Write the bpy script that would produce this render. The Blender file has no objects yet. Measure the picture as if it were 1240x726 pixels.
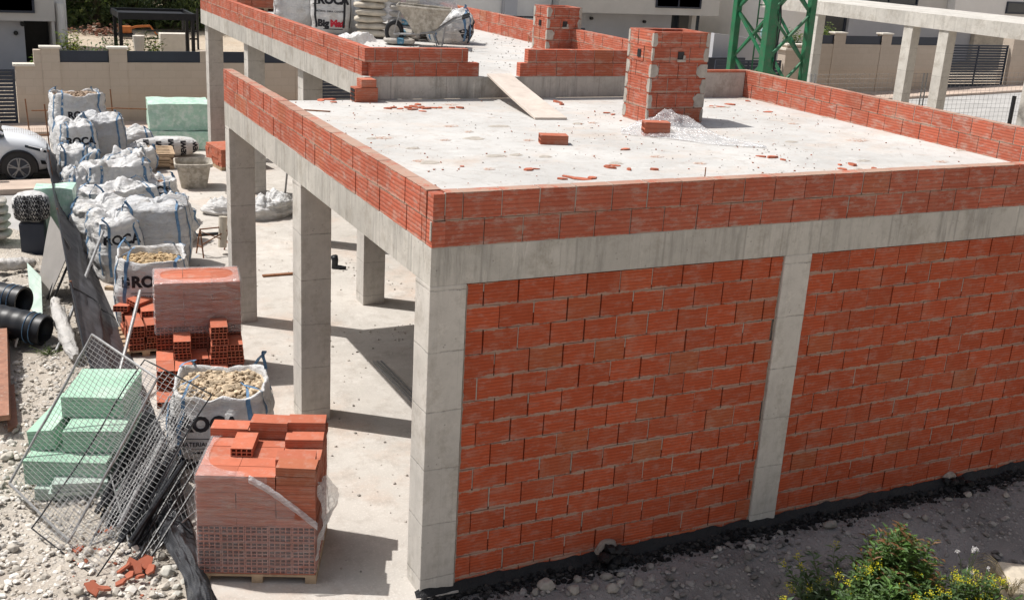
import bpy, bmesh, math, random
from mathutils import Vector, Matrix, noise
from mathutils.bvhtree import BVHTree
S = bpy.context.scene
C = bpy.data.collections.new('site'); S.collection.children.link(C)
R = math.radians
rnd = random.Random(7)

# ------------------------------------------------------------------ camera
CAMP = Vector((-3.0378, -7.4282, 5.2205)); F = 1348.7
CR = Matrix(((0.90005878, 0.08675034, -0.42704634), (-0.43223013, 0.3023544, -0.84956396), (0.05541937, 0.9492398, 0.30963285)))
cd = bpy.data.cameras.new('camera'); cam = bpy.data.objects.new('camera', cd); C.objects.link(cam)
cam.matrix_world = Matrix.Translation(CAMP) @ CR.to_4x4()
cd.sensor_width = 36; cd.lens = 36 * F / 1240; cd.clip_start = .05; cd.clip_end = 1000
S.camera = cam
def P(px, py, z=0.0):
    """photo pixel -> world point on the level z"""
    d = CR @ Vector((px - 620, -(py - 363), -F)); t = (z - CAMP.z) / d.z
    return CAMP + d * t
def PY(px, py, y):
    d = CR @ Vector((px - 620, -(py - 363), -F)); t = (y - CAMP.y) / d.y
    return CAMP + d * t
def PX(px, py, x):
    d = CR @ Vector((px - 620, -(py - 363), -F)); t = (x - CAMP.x) / d.x
    return CAMP + d * t

# ------------------------------------------------------------------ light
w = bpy.data.worlds.new('World'); S.world = w; w.use_nodes = True
nt = w.node_tree; bg = nt.nodes['Background']; sky = nt.nodes.new('ShaderNodeTexSky'); sky.sky_type = 'NISHITA'
sky.sun_disc = False; SUN = Vector((-.48, .365, 1.0)).normalized()
sky.sun_elevation = math.asin(SUN.z); sky.sun_rotation = math.atan2(SUN.x, SUN.y)
sky.air_density = 1.2; sky.dust_density = 4.0; sky.ozone_density = 1.0
hs_ = nt.nodes.new('ShaderNodeHueSaturation'); hs_.inputs['Saturation'].default_value = .62; nt.links.new(sky.outputs[0], hs_.inputs['Color']); nt.links.new(hs_.outputs[0], bg.inputs[0]); bg.inputs[1].default_value = .105
sl = bpy.data.lights.new('sun', 'SUN'); so = bpy.data.objects.new('sun', sl); C.objects.link(so)
sl.energy = 5.0; sl.angle = R(.53); sl.color = (1, .965, .92); so.rotation_euler = (-SUN).to_track_quat('-Z', 'Y').to_euler()
so.location = (0, 0, 30)
S.view_settings.view_transform = 'Standard'; S.view_settings.look = 'None'; S.view_settings.exposure = 0
S.render.engine = 'CYCLES'; S.cycles.max_bounces = 6; S.cycles.transparent_max_bounces = 12

# ------------------------------------------------------------------ materials
class NT:
    def __init__(s, name):
        s.m = bpy.data.materials.new(name); s.m.use_nodes = True; s.t = s.m.node_tree; s.b = s.t.nodes['Principled BSDF']
        s.co = s.n('ShaderNodeTexCoord').outputs['Object']
    def n(s, typ, **kw):
        o = s.t.nodes.new(typ)
        for k, v in kw.items():
            if k in ('operation', 'blend_type', 'data_type', 'feature', 'distance', 'wave_type', 'bands_direction', 'attribute_name', 'noise_dimensions', 'interpolation_type', 'distribution'): setattr(o, k, v)
        return o
    def L(s, a, b):
        s.t.links.new(a, b); return b
    def setin(s, o, i, v):
        if v is None: return
        if hasattr(v, 'is_output') or isinstance(v, bpy.types.NodeSocket): s.t.links.new(v, o.inputs[i])
        else: o.inputs[i].default_value = v
    def noise(s, scale, det=4, rough=.6, co=None, dist=0):
        o = s.n('ShaderNodeTexNoise'); s.setin(o, 'Vector', co or s.co); o.inputs['Scale'].default_value = scale
        o.inputs['Detail'].default_value = det; o.inputs['Roughness'].default_value = rough; o.inputs['Distortion'].default_value = dist
        return o.outputs['Fac']
    def scaled(s, v):
        o = s.n('ShaderNodeMapping'); s.setin(o, 'Vector', s.co); o.inputs['Scale'].default_value = v; return o.outputs[0]
    def math(s, op, a, b=None, c=None):
        o = s.n('ShaderNodeMath', operation=op); s.setin(o, 0, a); s.setin(o, 1, b); s.setin(o, 2, c); return o.outputs[0]
    def ramp(s, f, a, b, lo=0., hi=1.):
        o = s.n('ShaderNodeMapRange'); s.setin(o, 0, f); o.inputs[1].default_value = a; o.inputs[2].default_value = b
        o.inputs[3].default_value = lo; o.inputs[4].default_value = hi; return o.outputs[0]
    def mix(s, f, a, b, bt='MIX'):
        o = s.n('ShaderNodeMix', data_type='RGBA', blend_type=bt); s.setin(o, 0, f)
        for i, v in ((6, a), (7, b)):
            if isinstance(v, tuple): v = (*v[:3], 1)
            s.setin(o, i, v)
        return o.outputs[2]
    def attr(s, name='Col'):
        o = s.n('ShaderNodeAttribute'); o.attribute_name = name; return o
    def sep(s, co=None):
        o = s.n('ShaderNodeSeparateXYZ'); s.setin(o, 0, co or s.co); return o.outputs
    def bump(s, h, st=.5, d=.01, prev=None):
        o = s.n('ShaderNodeBump'); o.inputs['Strength'].default_value = st; o.inputs['Distance'].default_value = d
        s.setin(o, 'Height', h); s.setin(o, 'Normal', prev); return o.outputs[0]
    def fin(s, col=None, rough=.85, nrm=None, spec=.3, metal=0, alpha=None):
        if isinstance(col, tuple): col = (*col[:3], 1)
        s.setin(s.b, 'Base Color', col); s.setin(s.b, 'Roughness', rough); s.setin(s.b, 'Normal', nrm)
        s.b.inputs['Specular IOR Level'].default_value = spec; s.b.inputs['Metallic'].default_value = metal
        s.setin(s.b, 'Alpha', alpha); return s.m

def simple(name, col, rough=.7, var=.15, sc=6, bump=.2, bd=.005, spec=.3, metal=0, dirt=None, dirta=(.55, .75)):
    k = NT(name); n1 = k.noise(sc, 6); n2 = k.noise(sc * 9, 3)
    c = k.mix(k.ramp(n1, .3, .7), tuple(x * (1 - var) for x in col), tuple(min(1, x * (1 + var)) for x in col))
    if dirt: c = k.mix(k.ramp(k.noise(sc * 1.7, 8, .7), dirta[0], dirta[1]), c, dirt)
    return k.fin(c, rough, k.bump(k.math('ADD', n1, k.math('MULTIPLY', n2, .3)), bump, bd), spec, metal)

TERRA = (.42, .112, .066)
def brick_mat(name, smear=0.0, course=.2, tint=TERRA, groove=.0286, dust=.25):
    k = NT(name); a = k.attr(); ar = k.sep(a.outputs['Color'])
    sp = k.sep(); z = sp[2]
    gs = k.math('SINE', k.math('MULTIPLY', z, 2 * math.pi / groove))
    g = k.math('POWER', k.ramp(gs, -1, 1), .6)
    big = k.noise(1.1, 5); mid = k.noise(14, 6, .7); st = k.noise(5, 7, .75, k.scaled((1, 1, 3)))
    c = k.mix(k.ramp(ar[0], 0, 1), tuple(x * .86 for x in tint), tuple(x * 1.12 for x in tint))
    c = k.mix(k.ramp(ar[1], .88, 1, 0, .6), c, (.36, .14, .065))
    c = k.mix(k.math('MULTIPLY', k.ramp(mid, .35, .75), .35), c, tuple(x * .62 for x in tint))
    c = k.mix(k.math('MULTIPLY', k.ramp(g, 0.0, .5, 1, 0), .6), c, tuple(x * .45 for x in tint))
    c = k.mix(k.math('MULTIPLY', k.ramp(st, .50, .70), dust * 1.7), c, (.44, .35, .30))
    gf = k.math('FLOORED_MODULO', k.math('ADD', z, 0.0), course)
    h = k.math('ADD', k.math('MULTIPLY', g, 1.0), k.math('MULTIPLY', mid, .5))
    if smear:
        d = k.math('MINIMUM', gf, k.math('SUBTRACT', course, gf))
        wob = k.noise(3.2, 8, .75); reach = k.ramp(wob, .36, .72, -.001, .036 * smear)
        fine = k.math('MULTIPLY', k.math('SUBTRACT', k.noise(38, 4), .5), .022)
        msk = k.ramp(k.math('SUBTRACT', k.math('ADD', reach, fine), d), -.002, .006)
        patch = k.math('MAXIMUM', k.ramp(k.noise(2.6, 9, .72), .645, .69), k.ramp(k.noise(7, 7, .8), .67, .71))
        streak = k.ramp(k.noise(26, 2, .5, k.scaled((2.2, 2.2, .55)), 1.5), .72, .76)
        msk = k.math('MAXIMUM', k.math('MULTIPLY', msk, .8), k.math('MULTIPLY', k.math('MAXIMUM', patch, k.math('MULTIPLY', streak, .6)), .6))
        scr = k.n('ShaderNodeTexNoise'); rotm = k.n('ShaderNodeMapping'); k.setin(rotm, 'Vector', k.co); rotm.inputs['Rotation'].default_value = (0, .9, 0); rotm.inputs['Scale'].default_value = (1.2, 1, 14); k.setin(scr, 'Vector', rotm.outputs[0]); scr.inputs['Scale'].default_value = 5; scr.inputs['Detail'].default_value = 3
        msk = k.math('MAXIMUM', msk, k.math('MULTIPLY', k.ramp(scr.outputs['Fac'], .69, .73), .45))
        c = k.mix(msk, c, k.mix(mid, (.33, .24, .185), (.43, .345, .28)))
        h = k.math('ADD', h, k.math('MULTIPLY', msk, .8))
    c = k.mix(k.math('MULTIPLY', k.ramp(big, .45, .7), .34), c, tuple(x * .62 for x in tint)); c = k.mix(k.math('MULTIPLY', k.ramp(k.noise(2.7, 8, .8), .5, .68), .28), c, (.40, .24, .17))
    return k.fin(c, .88, k.bump(h, .55, .004), .2)

def concrete(name, col=(.40, .375, .34), joints=0.0, streak=0.0, stain=.5, pores=True, vert=0.0, bumpy=1.0):
    k = NT(name); sp = k.sep(); n1 = k.noise(1.3, 8, .65); n2 = k.noise(9, 6, .7); n3 = k.noise(70, 3)
    c = k.mix(k.ramp(n1, .3, .7), tuple(x * .80 for x in col), tuple(x * 1.14 for x in col))
    c = k.mix(k.math('MULTIPLY', k.ramp(n2, .5, .8), stain), c, tuple(x * .55 for x in col))
    c = k.mix(k.math('MULTIPLY', k.ramp(n3, .55, .8), .3), c, tuple(min(1, x * 1.35) for x in col))
    h = k.math('ADD', n2, k.math('MULTIPLY', n3, .25))
    if pores:
        v = k.n('ShaderNodeTexVoronoi'); k.setin(v, 'Vector', k.co); v.inputs['Scale'].default_value = 17
        pm = k.math('MULTIPLY', k.ramp(v.outputs['Distance'], .08, .15, 1, 0), k.ramp(k.noise(7, 2), .48, .54))
        c = k.mix(k.math('MULTIPLY', pm, .6), c, tuple(x * .35 for x in col)); h = k.math('SUBTRACT', h, k.math('MULTIPLY', pm, .6))
    bl = k.noise(2.4, 9, .78); c = k.mix(k.math('MULTIPLY', k.ramp(bl, .50, .62), .5), c, (col[0] * .50, col[1] * .46, col[2] * .40)); c = k.mix(k.math('MULTIPLY', k.ramp(k.noise(3.7, 9, .8), .58, .64), .45), c, tuple(min(.85, x * 1.25) for x in col))
    q2 = k.math('FLOORED_MODULO', k.math('ADD', k.math('ADD', sp[0], sp[1]), k.math('MULTIPLY', n2, .006)), .105); bm_ = k.math('MULTIPLY', k.ramp(k.math('ABSOLUTE', k.math('SUBTRACT', q2, .052)), .001, .003, 1, 0), k.ramp(k.noise(3, 3), .42, .6)); c = k.mix(k.math('MULTIPLY', bm_, .35), c, tuple(x * .5 for x in col)); h = k.math('SUBTRACT', h, k.math('MULTIPLY', bm_, .4))
    if streak:
        s = k.noise(4, 5, .7, k.scaled((2.4, 2.4, .22)))
        c = k.mix(k.math('MULTIPLY', k.ramp(s, .5, .72), streak), c, tuple(x * .5 for x in col))
        s2 = k.noise(6, 4, .7, k.scaled((2.0, 2.0, .3)))
        c = k.mix(k.math('MULTIPLY', k.ramp(s2, .58, .72), streak * .6), c, tuple(min(1, x * 1.45) for x in col))
    if joints:
        zz = k.math('ADD', sp[2], k.math('MULTIPLY', k.math('SUBTRACT', k.noise(2.3, 3), .5), .05))
        zz = k.math('ADD', zz, k.math('MULTIPLY', k.math('SUBTRACT', k.noise(30, 3), .5), .015))
        m = k.math('FLOORED_MODULO', k.math('ADD', zz, .09), joints)
        jm = k.math('MULTIPLY', k.math('MULTIPLY', k.ramp(k.math('ABSOLUTE', k.math('SUBTRACT', m, joints / 2)), .002, .009, 1, 0), k.ramp(k.noise(6, 4, .8), .38, .58, .25, 1)), .65)
        c = k.mix(jm, c, tuple(x * .33 for x in col)); h = k.math('SUBTRACT', h, k.math('MULTIPLY', jm, 1.5))
        fl = k.math('FLOOR', k.math('DIVIDE', k.math('ADD', k.math('ADD', zz, .09), joints / 2), joints))
        sh = k.math('FRACT', k.math('MULTIPLY', k.math('SINE', k.math('MULTIPLY', fl, 12.99)), 43.7))
        c = k.mix(k.math('MULTIPLY', sh, .22), c, tuple(x * .62 for x in col))
    if vert:
        q = k.math('ADD', sp[0], sp[1]); q = k.math('ADD', q, k.math('MULTIPLY', k.math('SUBTRACT', n2, .5), .02))
        m = k.math('FLOORED_MODULO', q, vert)
        jm = k.math('MULTIPLY', k.ramp(k.math('ABSOLUTE', k.math('SUBTRACT', m, vert / 2)), .004, .014, 1, 0), .5)
        c = k.mix(jm, c, tuple(x * .5 for x in col))
        fl = k.math('FLOOR', k.math('DIVIDE', k.math('ADD', q, vert / 2), vert))
        sh = k.math('FRACT', k.math('MULTIPLY', k.math('SINE', k.math('MULTIPLY', fl, 7.13)), 93.7))
        c = k.mix(k.math('MULTIPLY', sh, .28), c, tuple(x * .6 for x in col))
    return k.fin(c, .9, k.bump(h, .45 * bumpy, .006), .2)

def slab_mat():
    k = NT('roof_slab_concrete'); n1 = k.noise(.7, 9, .62); n2 = k.noise(5, 8, .72); n3 = k.noise(60, 3)
    col = (.50, .49, .47)
    c = k.mix(k.ramp(n1, .32, .68), tuple(x * .84 for x in col), tuple(x * 1.10 for x in col))
    c = k.mix(k.math('MULTIPLY', k.ramp(n2, .52, .76), .7), c, (.34, .30, .27))
    v = k.n('ShaderNodeTexVoronoi'); k.setin(v, 'Vector', k.co); v.inputs['Scale'].default_value = 9
    sp = k.math('MULTIPLY', k.ramp(v.outputs['Distance'], .08, .16, 1, 0), k.ramp(k.noise(2.3, 3), .52, .6))
    c = k.mix(k.math('MULTIPLY', sp, .65), c, (.26, .22, .19))
    cr = k.n('ShaderNodeTexVoronoi', feature='DISTANCE_TO_EDGE'); k.setin(cr, 'Vector', k.noise(1, 2)) if False else k.setin(cr, 'Vector', k.co); cr.inputs['Scale'].default_value = .55; crk = k.math('MULTIPLY', k.ramp(k.math('ADD', cr.outputs['Distance'], k.math('MULTIPLY', k.math('SUBTRACT', k.noise(6, 6, .8), .5), .06)), .0, .004, 1, 0), k.ramp(k.noise(1.1, 3), .5, .6)); c = k.mix(k.math('MULTIPLY', crk, .4), c, (.22, .19, .17))
    c = k.mix(k.math('MULTIPLY', k.ramp(k.noise(2.1, 10, .82), .56, .66), .4), c, (.40, .30, .24)); c = k.mix(k.math('MULTIPLY', k.ramp(k.noise(3.1, 9, .8, k.scaled((1, 2.2, 1))), .57, .65), .5), c, (.66, .64, .61))
    ring = k.ramp(k.math('ABSOLUTE', k.math('SUBTRACT', k.noise(1.6, 5, .6), .5)), .004, .012, 1, 0)
    c = k.mix(k.math('MULTIPLY', ring, .18), c, (.3, .27, .24))
    c = k.mix(k.math('MULTIPLY', k.ramp(k.noise(.9, 6, .7, k.scaled((1, 1.6, 1))), .52, .68), .30), c, (.52, .38, .28))
    return k.fin(c, .92, k.bump(k.math('ADD', n2, k.math('MULTIPLY', n3, .3)), .6, .012), .2)

def floor_mat():
    k = NT('dusty_concrete_floor'); n1 = k.noise(.55, 9, .6); n2 = k.noise(3.5, 9, .72); n3 = k.noise(45, 4)
    col = (.49, .46, .42)
    c = k.mix(k.ramp(n1, .32, .68), tuple(x * .86 for x in col), tuple(x * 1.08 for x in col))
    c = k.mix(k.math('MULTIPLY', k.ramp(k.noise(.42, 7, .65), .50, .68), .55), c, (.50, .31, .20))
    c = k.mix(k.math('MULTIPLY', k.ramp(n2, .50, .64), .55), c, (.33, .295, .26))
    c = k.mix(k.math('MULTIPLY', k.ramp(k.noise(1.9, 10, .85), .52, .62), .5), c, (.62, .59, .55)); c = k.mix(k.math('MULTIPLY', k.ramp(k.noise(5.5, 9, .85, k.scaled((1, .35, 1))), .55, .64), .4), c, (.36, .31, .27))
    c = k.mix(k.math('MULTIPLY', k.ramp(n3, .54, .68), .4), c, (.66, .62, .57))
    v = k.n('ShaderNodeTexVoronoi'); k.setin(v, 'Vector', k.co); v.inputs['Scale'].default_value = 22
    sp = k.math('MULTIPLY', k.ramp(v.outputs['Distance'], .10, .2, 1, 0), k.ramp(k.noise(1.7, 4), .5, .62))
    c = k.mix(k.math('MULTIPLY', sp, .5), c, (.68, .62, .55))
    return k.fin(c, .93, k.bump(k.math('ADD', k.math('ADD', n2, k.math('MULTIPLY', n3, .35)), sp), .5, .012), .15)

def dirt_mat(name, a=(.34, .29, .235), b=(.19, .155, .12), light=(.55, .5, .43)):
    k = NT(name); n1 = k.noise(.8, 9, .65); n2 = k.noise(6, 8, .75); n3 = k.noise(34, 6, .7)
    v = k.n('ShaderNodeTexVoronoi'); k.setin(v, 'Vector', k.co); v.inputs['Scale'].default_value = 19
    v2 = k.n('ShaderNodeTexVoronoi'); k.setin(v2, 'Vector', k.co); v2.inputs['Scale'].default_value = 47
    c = k.mix(k.ramp(n1, .35, .65), b, a)
    c = k.mix(k.math('MULTIPLY', k.ramp(n2, .5, .75), .55), c, tuple(x * .55 for x in b))
    pb = k.math('MULTIPLY', k.ramp(v.outputs['Distance'], .28, .42, 1, 0), k.ramp(k.noise(3, 3), .42, .55))
    vc = k.sep(v.outputs['Color'])
    c = k.mix(k.math('MULTIPLY', pb, k.ramp(vc[0], 0, 1, .2, .9)), c, light)
    pb2 = k.math('MULTIPLY', k.ramp(v2.outputs['Distance'], .2, .4, 1, 0), k.ramp(n3, .4, .6))
    c = k.mix(k.math('MULTIPLY', pb2, .55), c, tuple(x * .9 for x in light))
    h = k.math('ADD', k.math('MULTIPLY', pb, .9), k.math('ADD', k.math('MULTIPLY', pb2, .4), k.math('ADD', n2, k.math('MULTIPLY', n3, .5))))
    return k.fin(c, .95, k.bump(h, .8, .02), .15)

def attr_mat(name, rough=.9, spec=.2, sc=20, bump=.4, bd=.006, mul=.35):
    k = NT(name); a = k.attr(); n = k.noise(sc, 6, .7)
    c = k.mix(k.math('MULTIPLY', k.ramp(n, .35, .75), mul), a.outputs['Color'], (.02, .015, .01))
    return k.fin(c, rough, k.bump(n, bump, bd), spec)

def leaf_mat(name='leaf', tr=.35):
    k = NT(name); a = k.attr(); k.fin(a.outputs['Color'], .55, None, .35)
    t = k.n('ShaderNodeBsdfTranslucent'); k.setin(t, 0, k.mix(.5, a.outputs['Color'], (.35, .5, .05), 'MIX'))
    ms = k.n('ShaderNodeMixShader'); ms.inputs[0].default_value = tr
    k.L(k.b.outputs[0], ms.inputs[1]); k.L(t.outputs[0], ms.inputs[2]); k.L(ms.outputs[0], k.t.nodes['Material Output'].inputs[0])
    return k.m

def sack_mat(name, col=(.74, .74, .74), tr=.22):
    k = NT(name); n = k.noise(7, 7, .7); n2 = k.noise(3, 6, .65, k.scaled((1, 1, 3.0)), .8)
    c = k.mix(k.ramp(n, .3, .75), tuple(min(1, x * 1.05) for x in col), tuple(x * .78 for x in col))
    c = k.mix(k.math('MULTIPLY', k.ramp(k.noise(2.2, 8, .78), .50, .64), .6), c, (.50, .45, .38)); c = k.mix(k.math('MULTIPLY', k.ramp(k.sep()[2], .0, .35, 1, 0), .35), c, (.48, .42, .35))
    wv = k.n('ShaderNodeTexNoise'); k.setin(wv, 'Vector', k.scaled((160, 160, 160)))
    h = k.math('ADD', k.math('MULTIPLY', n2, 1.6), k.math('MULTIPLY', n, .6))
    k.fin(c, .5, k.bump(h, .9, .045), .35)
    t = k.n('ShaderNodeBsdfTranslucent'); k.setin(t, 0, c)
    ms = k.n('ShaderNodeMixShader'); ms.inputs[0].default_value = tr
    k.L(k.b.outputs[0], ms.inputs[1]); k.L(t.outputs[0], ms.inputs[2]); k.L(ms.outputs[0], k.t.nodes['Material Output'].inputs[0])
    return k.m

def film_mat(name, white=.28, tint=(.85, .86, .88), sc=6, gl=.22):
    k = NT(name); n = k.noise(sc, 6, .7, None, 1.2); n2 = k.noise(sc * 2.5, 5, .7, k.scaled((.5, .5, 2.5)), 1)
    bp = k.bump(k.math('ADD', n, n2), .9, .03)
    k.fin(tint, .35, bp, .5)
    gls = k.n('ShaderNodeBsdfGlossy'); gls.inputs['Roughness'].default_value = .18; k.setin(gls, 'Normal', bp)
    tp = k.n('ShaderNodeBsdfTransparent')
    m1 = k.n('ShaderNodeMixShader'); k.setin(m1, 0, k.math('MULTIPLY', k.ramp(n2, .4, .75), gl)); k.L(tp.outputs[0], m1.inputs[1]); k.L(gls.outputs[0], m1.inputs[2])
    m2 = k.n('ShaderNodeMixShader'); k.setin(m2, 0, k.ramp(n2, .3, .8, white * .6, white * 1.6)); k.L(m1.outputs[0], m2.inputs[1]); k.L(k.b.outputs[0], m2.inputs[2])
    k.L(m2.outputs[0], k.t.nodes['Material Output'].inputs[0]); return k.m

def net_mat(name, col=(.022, .023, .026), hole=.2, sc=90):
    k = NT(name); n = k.noise(5, 5)
    u = k.math('SINE', k.math('MULTIPLY', k.math('ADD', k.sep()[1], k.sep()[2]), sc * 3)); v = k.math('SINE', k.math('MULTIPLY', k.math('SUBTRACT', k.sep()[1], k.math('MULTIPLY', k.sep()[2], 1.0)), sc * 3))
    hol = k.math('MULTIPLY', k.ramp(u, -.2, .5), k.ramp(v, -.2, .5))
    c = k.mix(k.ramp(n, .3, .7), tuple(x * .7 for x in col), tuple(x * 2.2 for x in col))
    return k.fin(c, .6, k.bump(u, .3, .004), .3, 0, k.math('SUBTRACT', 1, k.math('MULTIPLY', hol, hole)))

def foam_mat(name, col):
    k = NT(name); sp = k.sep(); n = k.noise(4, 7, .7); n2 = k.noise(40, 3)
    zz = k.math('ADD', sp[2], k.math('MULTIPLY', k.math('SUBTRACT', k.noise(2, 2), .5), .008))
    m = k.math('FLOORED_MODULO', zz, .042); ln = k.ramp(k.math('ABSOLUTE', k.math('SUBTRACT', m, .021)), .0012, .004, 1, 0)
    nrm = k.n('ShaderNodeNewGeometry'); nz2 = k.math('ABSOLUTE', k.sep(nrm.outputs['Normal'])[2]); ln = k.math('MULTIPLY', ln, k.ramp(nz2, .5, .8, 1, 0))
    fl = k.math('FLOOR', k.math('DIVIDE', zz, .042)); sh = k.math('FRACT', k.math('MULTIPLY', k.math('SINE', k.math('MULTIPLY', fl, 12.9)), 43.7))
    c = k.mix(k.ramp(n, .3, .7), tuple(x * .86 for x in col), tuple(min(1, x * 1.12) for x in col)); c = k.mix(k.math('MULTIPLY', sh, .3), c, tuple(x * .72 for x in col))
    c = k.mix(k.math('MULTIPLY', k.ramp(k.noise(2.2, 9, .75), .52, .68), .55), c, (.58, .62, .55)); c = k.mix(k.math('MULTIPLY', ln, .7), c, tuple(x * .35 for x in col))
    c = k.mix(k.math('MULTIPLY', k.ramp(k.noise(9, 8, .8), .6, .7), .5), c, (.36, .33, .27))
    return k.fin(c, .8, k.bump(k.math('SUBTRACT', k.math('ADD', n, k.math('MULTIPLY', n2, .2)), ln), .5, .006), .25)
M = {}
M['facade'] = brick_mat('facade_brick', 1.0, .2, (.45, .090, .038))
M['parapet'] = brick_mat('parapet_brick', .75, .21, tuple(x * 1.06 for x in TERRA), dust=.45, groove=.035)
M['brick'] = brick_mat('loose_brick', 0, .2, (.47, .145, .085), .025, .3)
M['mortar'] = simple('mortar', (.30, .25, .21), .95, .2, 12, .6, .01)
M['lmortar'] = simple('light_mortar', (.40, .365, .32), .95, .2, 9, .7, .012, dirt=(.25, .2, .17))
M['column'] = concrete('column_concrete', (.56, .53, .485), joints=.5, streak=.25)
M['beam'] = concrete('beam_concrete', (.50, .475, .43), streak=.95, vert=.83)
M['conc'] = concrete('rough_concrete', (.46, .425, .385), streak=.4)
M['slab'] = slab_mat(); M['floor'] = floor_mat()
M['dirt'] = dirt_mat('pale_dirt', (.50, .455, .395), (.36, .315, .265), (.66, .62, .56)); M['ddirt'] = dirt_mat('grey_dirt', (.29, .27, .26), (.16, .15, .145), (.40, .38, .36))
M['rock'] = attr_mat('stone', sc=14); M['leaf'] = leaf_mat(); M['tar'] = simple('bitumen', (.008, .008, .009), .55, .3, 14, 1, .02, .4)
M['sack'] = sack_mat('woven_sack', (.82, .82, .815)); M['gsack'] = sack_mat('grey_woven_sack', (.60, .61, .62), .1); M['strap'] = simple('blue_strap', (.11, .21, .34), .7, .35, 20, .5, .003)
M['ink'] = simple('black_ink', (.02, .02, .025), .6, .2, 8, .0); M['redink'] = simple('red_ink', (.45, .02, .04), .6, .2, 8, 0)
M['film'] = film_mat('stretch_film', .15, gl=.12); M['film3'] = film_mat('thin_sheet_film', .26, (.9, .9, .92), 7, .5); M['film2'] = film_mat('crumpled_film', .46, (.9, .9, .92), 9, .35)
M['wood'] = simple('pallet_wood', (.40, .29, .19), .85, .3, 7, .4, .004, dirt=(.2, .15, .1))
M['ply'] = simple('shuttering_board', (.55, .48, .42), .8, .12, 5, .25, .003, dirt=(.6, .56, .5))
M['steel'] = simple('galvanised_tube', (.30, .30, .30), .5, .3, 30, .3, .002, .5, .6)
M['rust'] = simple('rusty_steel', (.22, .10, .05), .8, .4, 30, .5, .003)
M['wire'] = simple('grey_wire', (.30, .30, .30), .5, .2, 20, 0, .001, .5, .4)
M['net'] = net_mat('debris_netting'); M['foam'] = foam_mat('green_foam', (.34, .54, .41))
M['gfoam'] = foam_mat('pale_foam', (.42, .52, .46))
M['black'] = simple('black_plastic', (.012, .013, .016), .45, .3, 8, .2, .003, .4)
M['dark'] = simple('anthracite_metal', (.028, .036, .055), .45, .12, 2, .05, .002, .4)
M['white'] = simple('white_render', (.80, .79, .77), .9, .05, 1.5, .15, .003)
M['grey_shade'] = simple('grey_shaded_render', (.58, .56, .53), .9, .06, 1.5, .15, .003)  # greyed colour stands in for shade on white house faces
M['shade'] = simple('cool_shaded_render', (.46, .47, .50), .9, .06, 1.5, .1, .003)  # blue-grey of walls in shade, painted into the render colour
M['cap'] = simple('coping_stone', (.62, .58, .51), .85, .08, 5, .2, .003)
M['glass'] = simple('dark_window', (.03, .04, .05), .12, .1, 2, 0, .001, .6)
M['skin'] = simple('cement_bag', (.40, .37, .33), .6, .35, 6, .6, .01, .4, dirt=(.2, .2, .22))
M['tub'] = simple('mortar_tub', (.33, .30, .25), .8, .3, 6, .6, .008, dirt=(.5, .46, .40), dirta=(.45, .6))
M['carp'] = simple('white_car_paint', (.74, .76, .78), .25, .02, 1, 0, .001, .6)
M['crane'] = simple('green_crane_paint', (.012, .15, .062), .5, .25, 3, .2, .003, .5, dirt=(.05, .13, .07), dirta=(.45, .62))
M['road'] = simple('pale_road', (.40, .39, .375), .9, .12, 1.2, .4, .006, dirt=(.3, .29, .28))
M['walk'] = simple('pink_paving', (.50, .40, .33), .9, .15, 3, .3, .004)
M['garden'] = dirt_mat('garden_gravel', (.50, .43, .34), (.42, .34, .26), (.62, .56, .48))

def block_mat():
    k = NT('stone_block_wall'); sp = k.sep()
    b = k.n('ShaderNodeTexBrick'); cmb = k.n('ShaderNodeCombineXYZ'); k.setin(cmb, 0, sp[0]); k.setin(cmb, 1, sp[2])
    k.setin(b, 'Vector', cmb.outputs[0]); b.inputs['Scale'].default_value = 1; b.inputs['Brick Width'].default_value = .4; b.inputs['Row Height'].default_value = .2
    b.inputs['Mortar Size'].default_value = .008; b.inputs['Color1'].default_value = (.50, .43, .36, 1); b.inputs['Color2'].default_value = (.475, .405, .335, 1); b.inputs['Mortar'].default_value = (.45, .385, .32, 1)
    n = k.noise(5, 8, .7); c = k.mix(k.math('MULTIPLY', k.ramp(n, .4, .7), .3), b.outputs[0], (.56, .49, .42))
    c = k.mix(k.ramp(sp[2], .75, .95, .25, 0), c, (.55, .42, .30))
    return k.fin(c, .92, k.bump(k.math('ADD', n, b.outputs['Fac']), .4, .01), .2)
M['block'] = block_mat()

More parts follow.
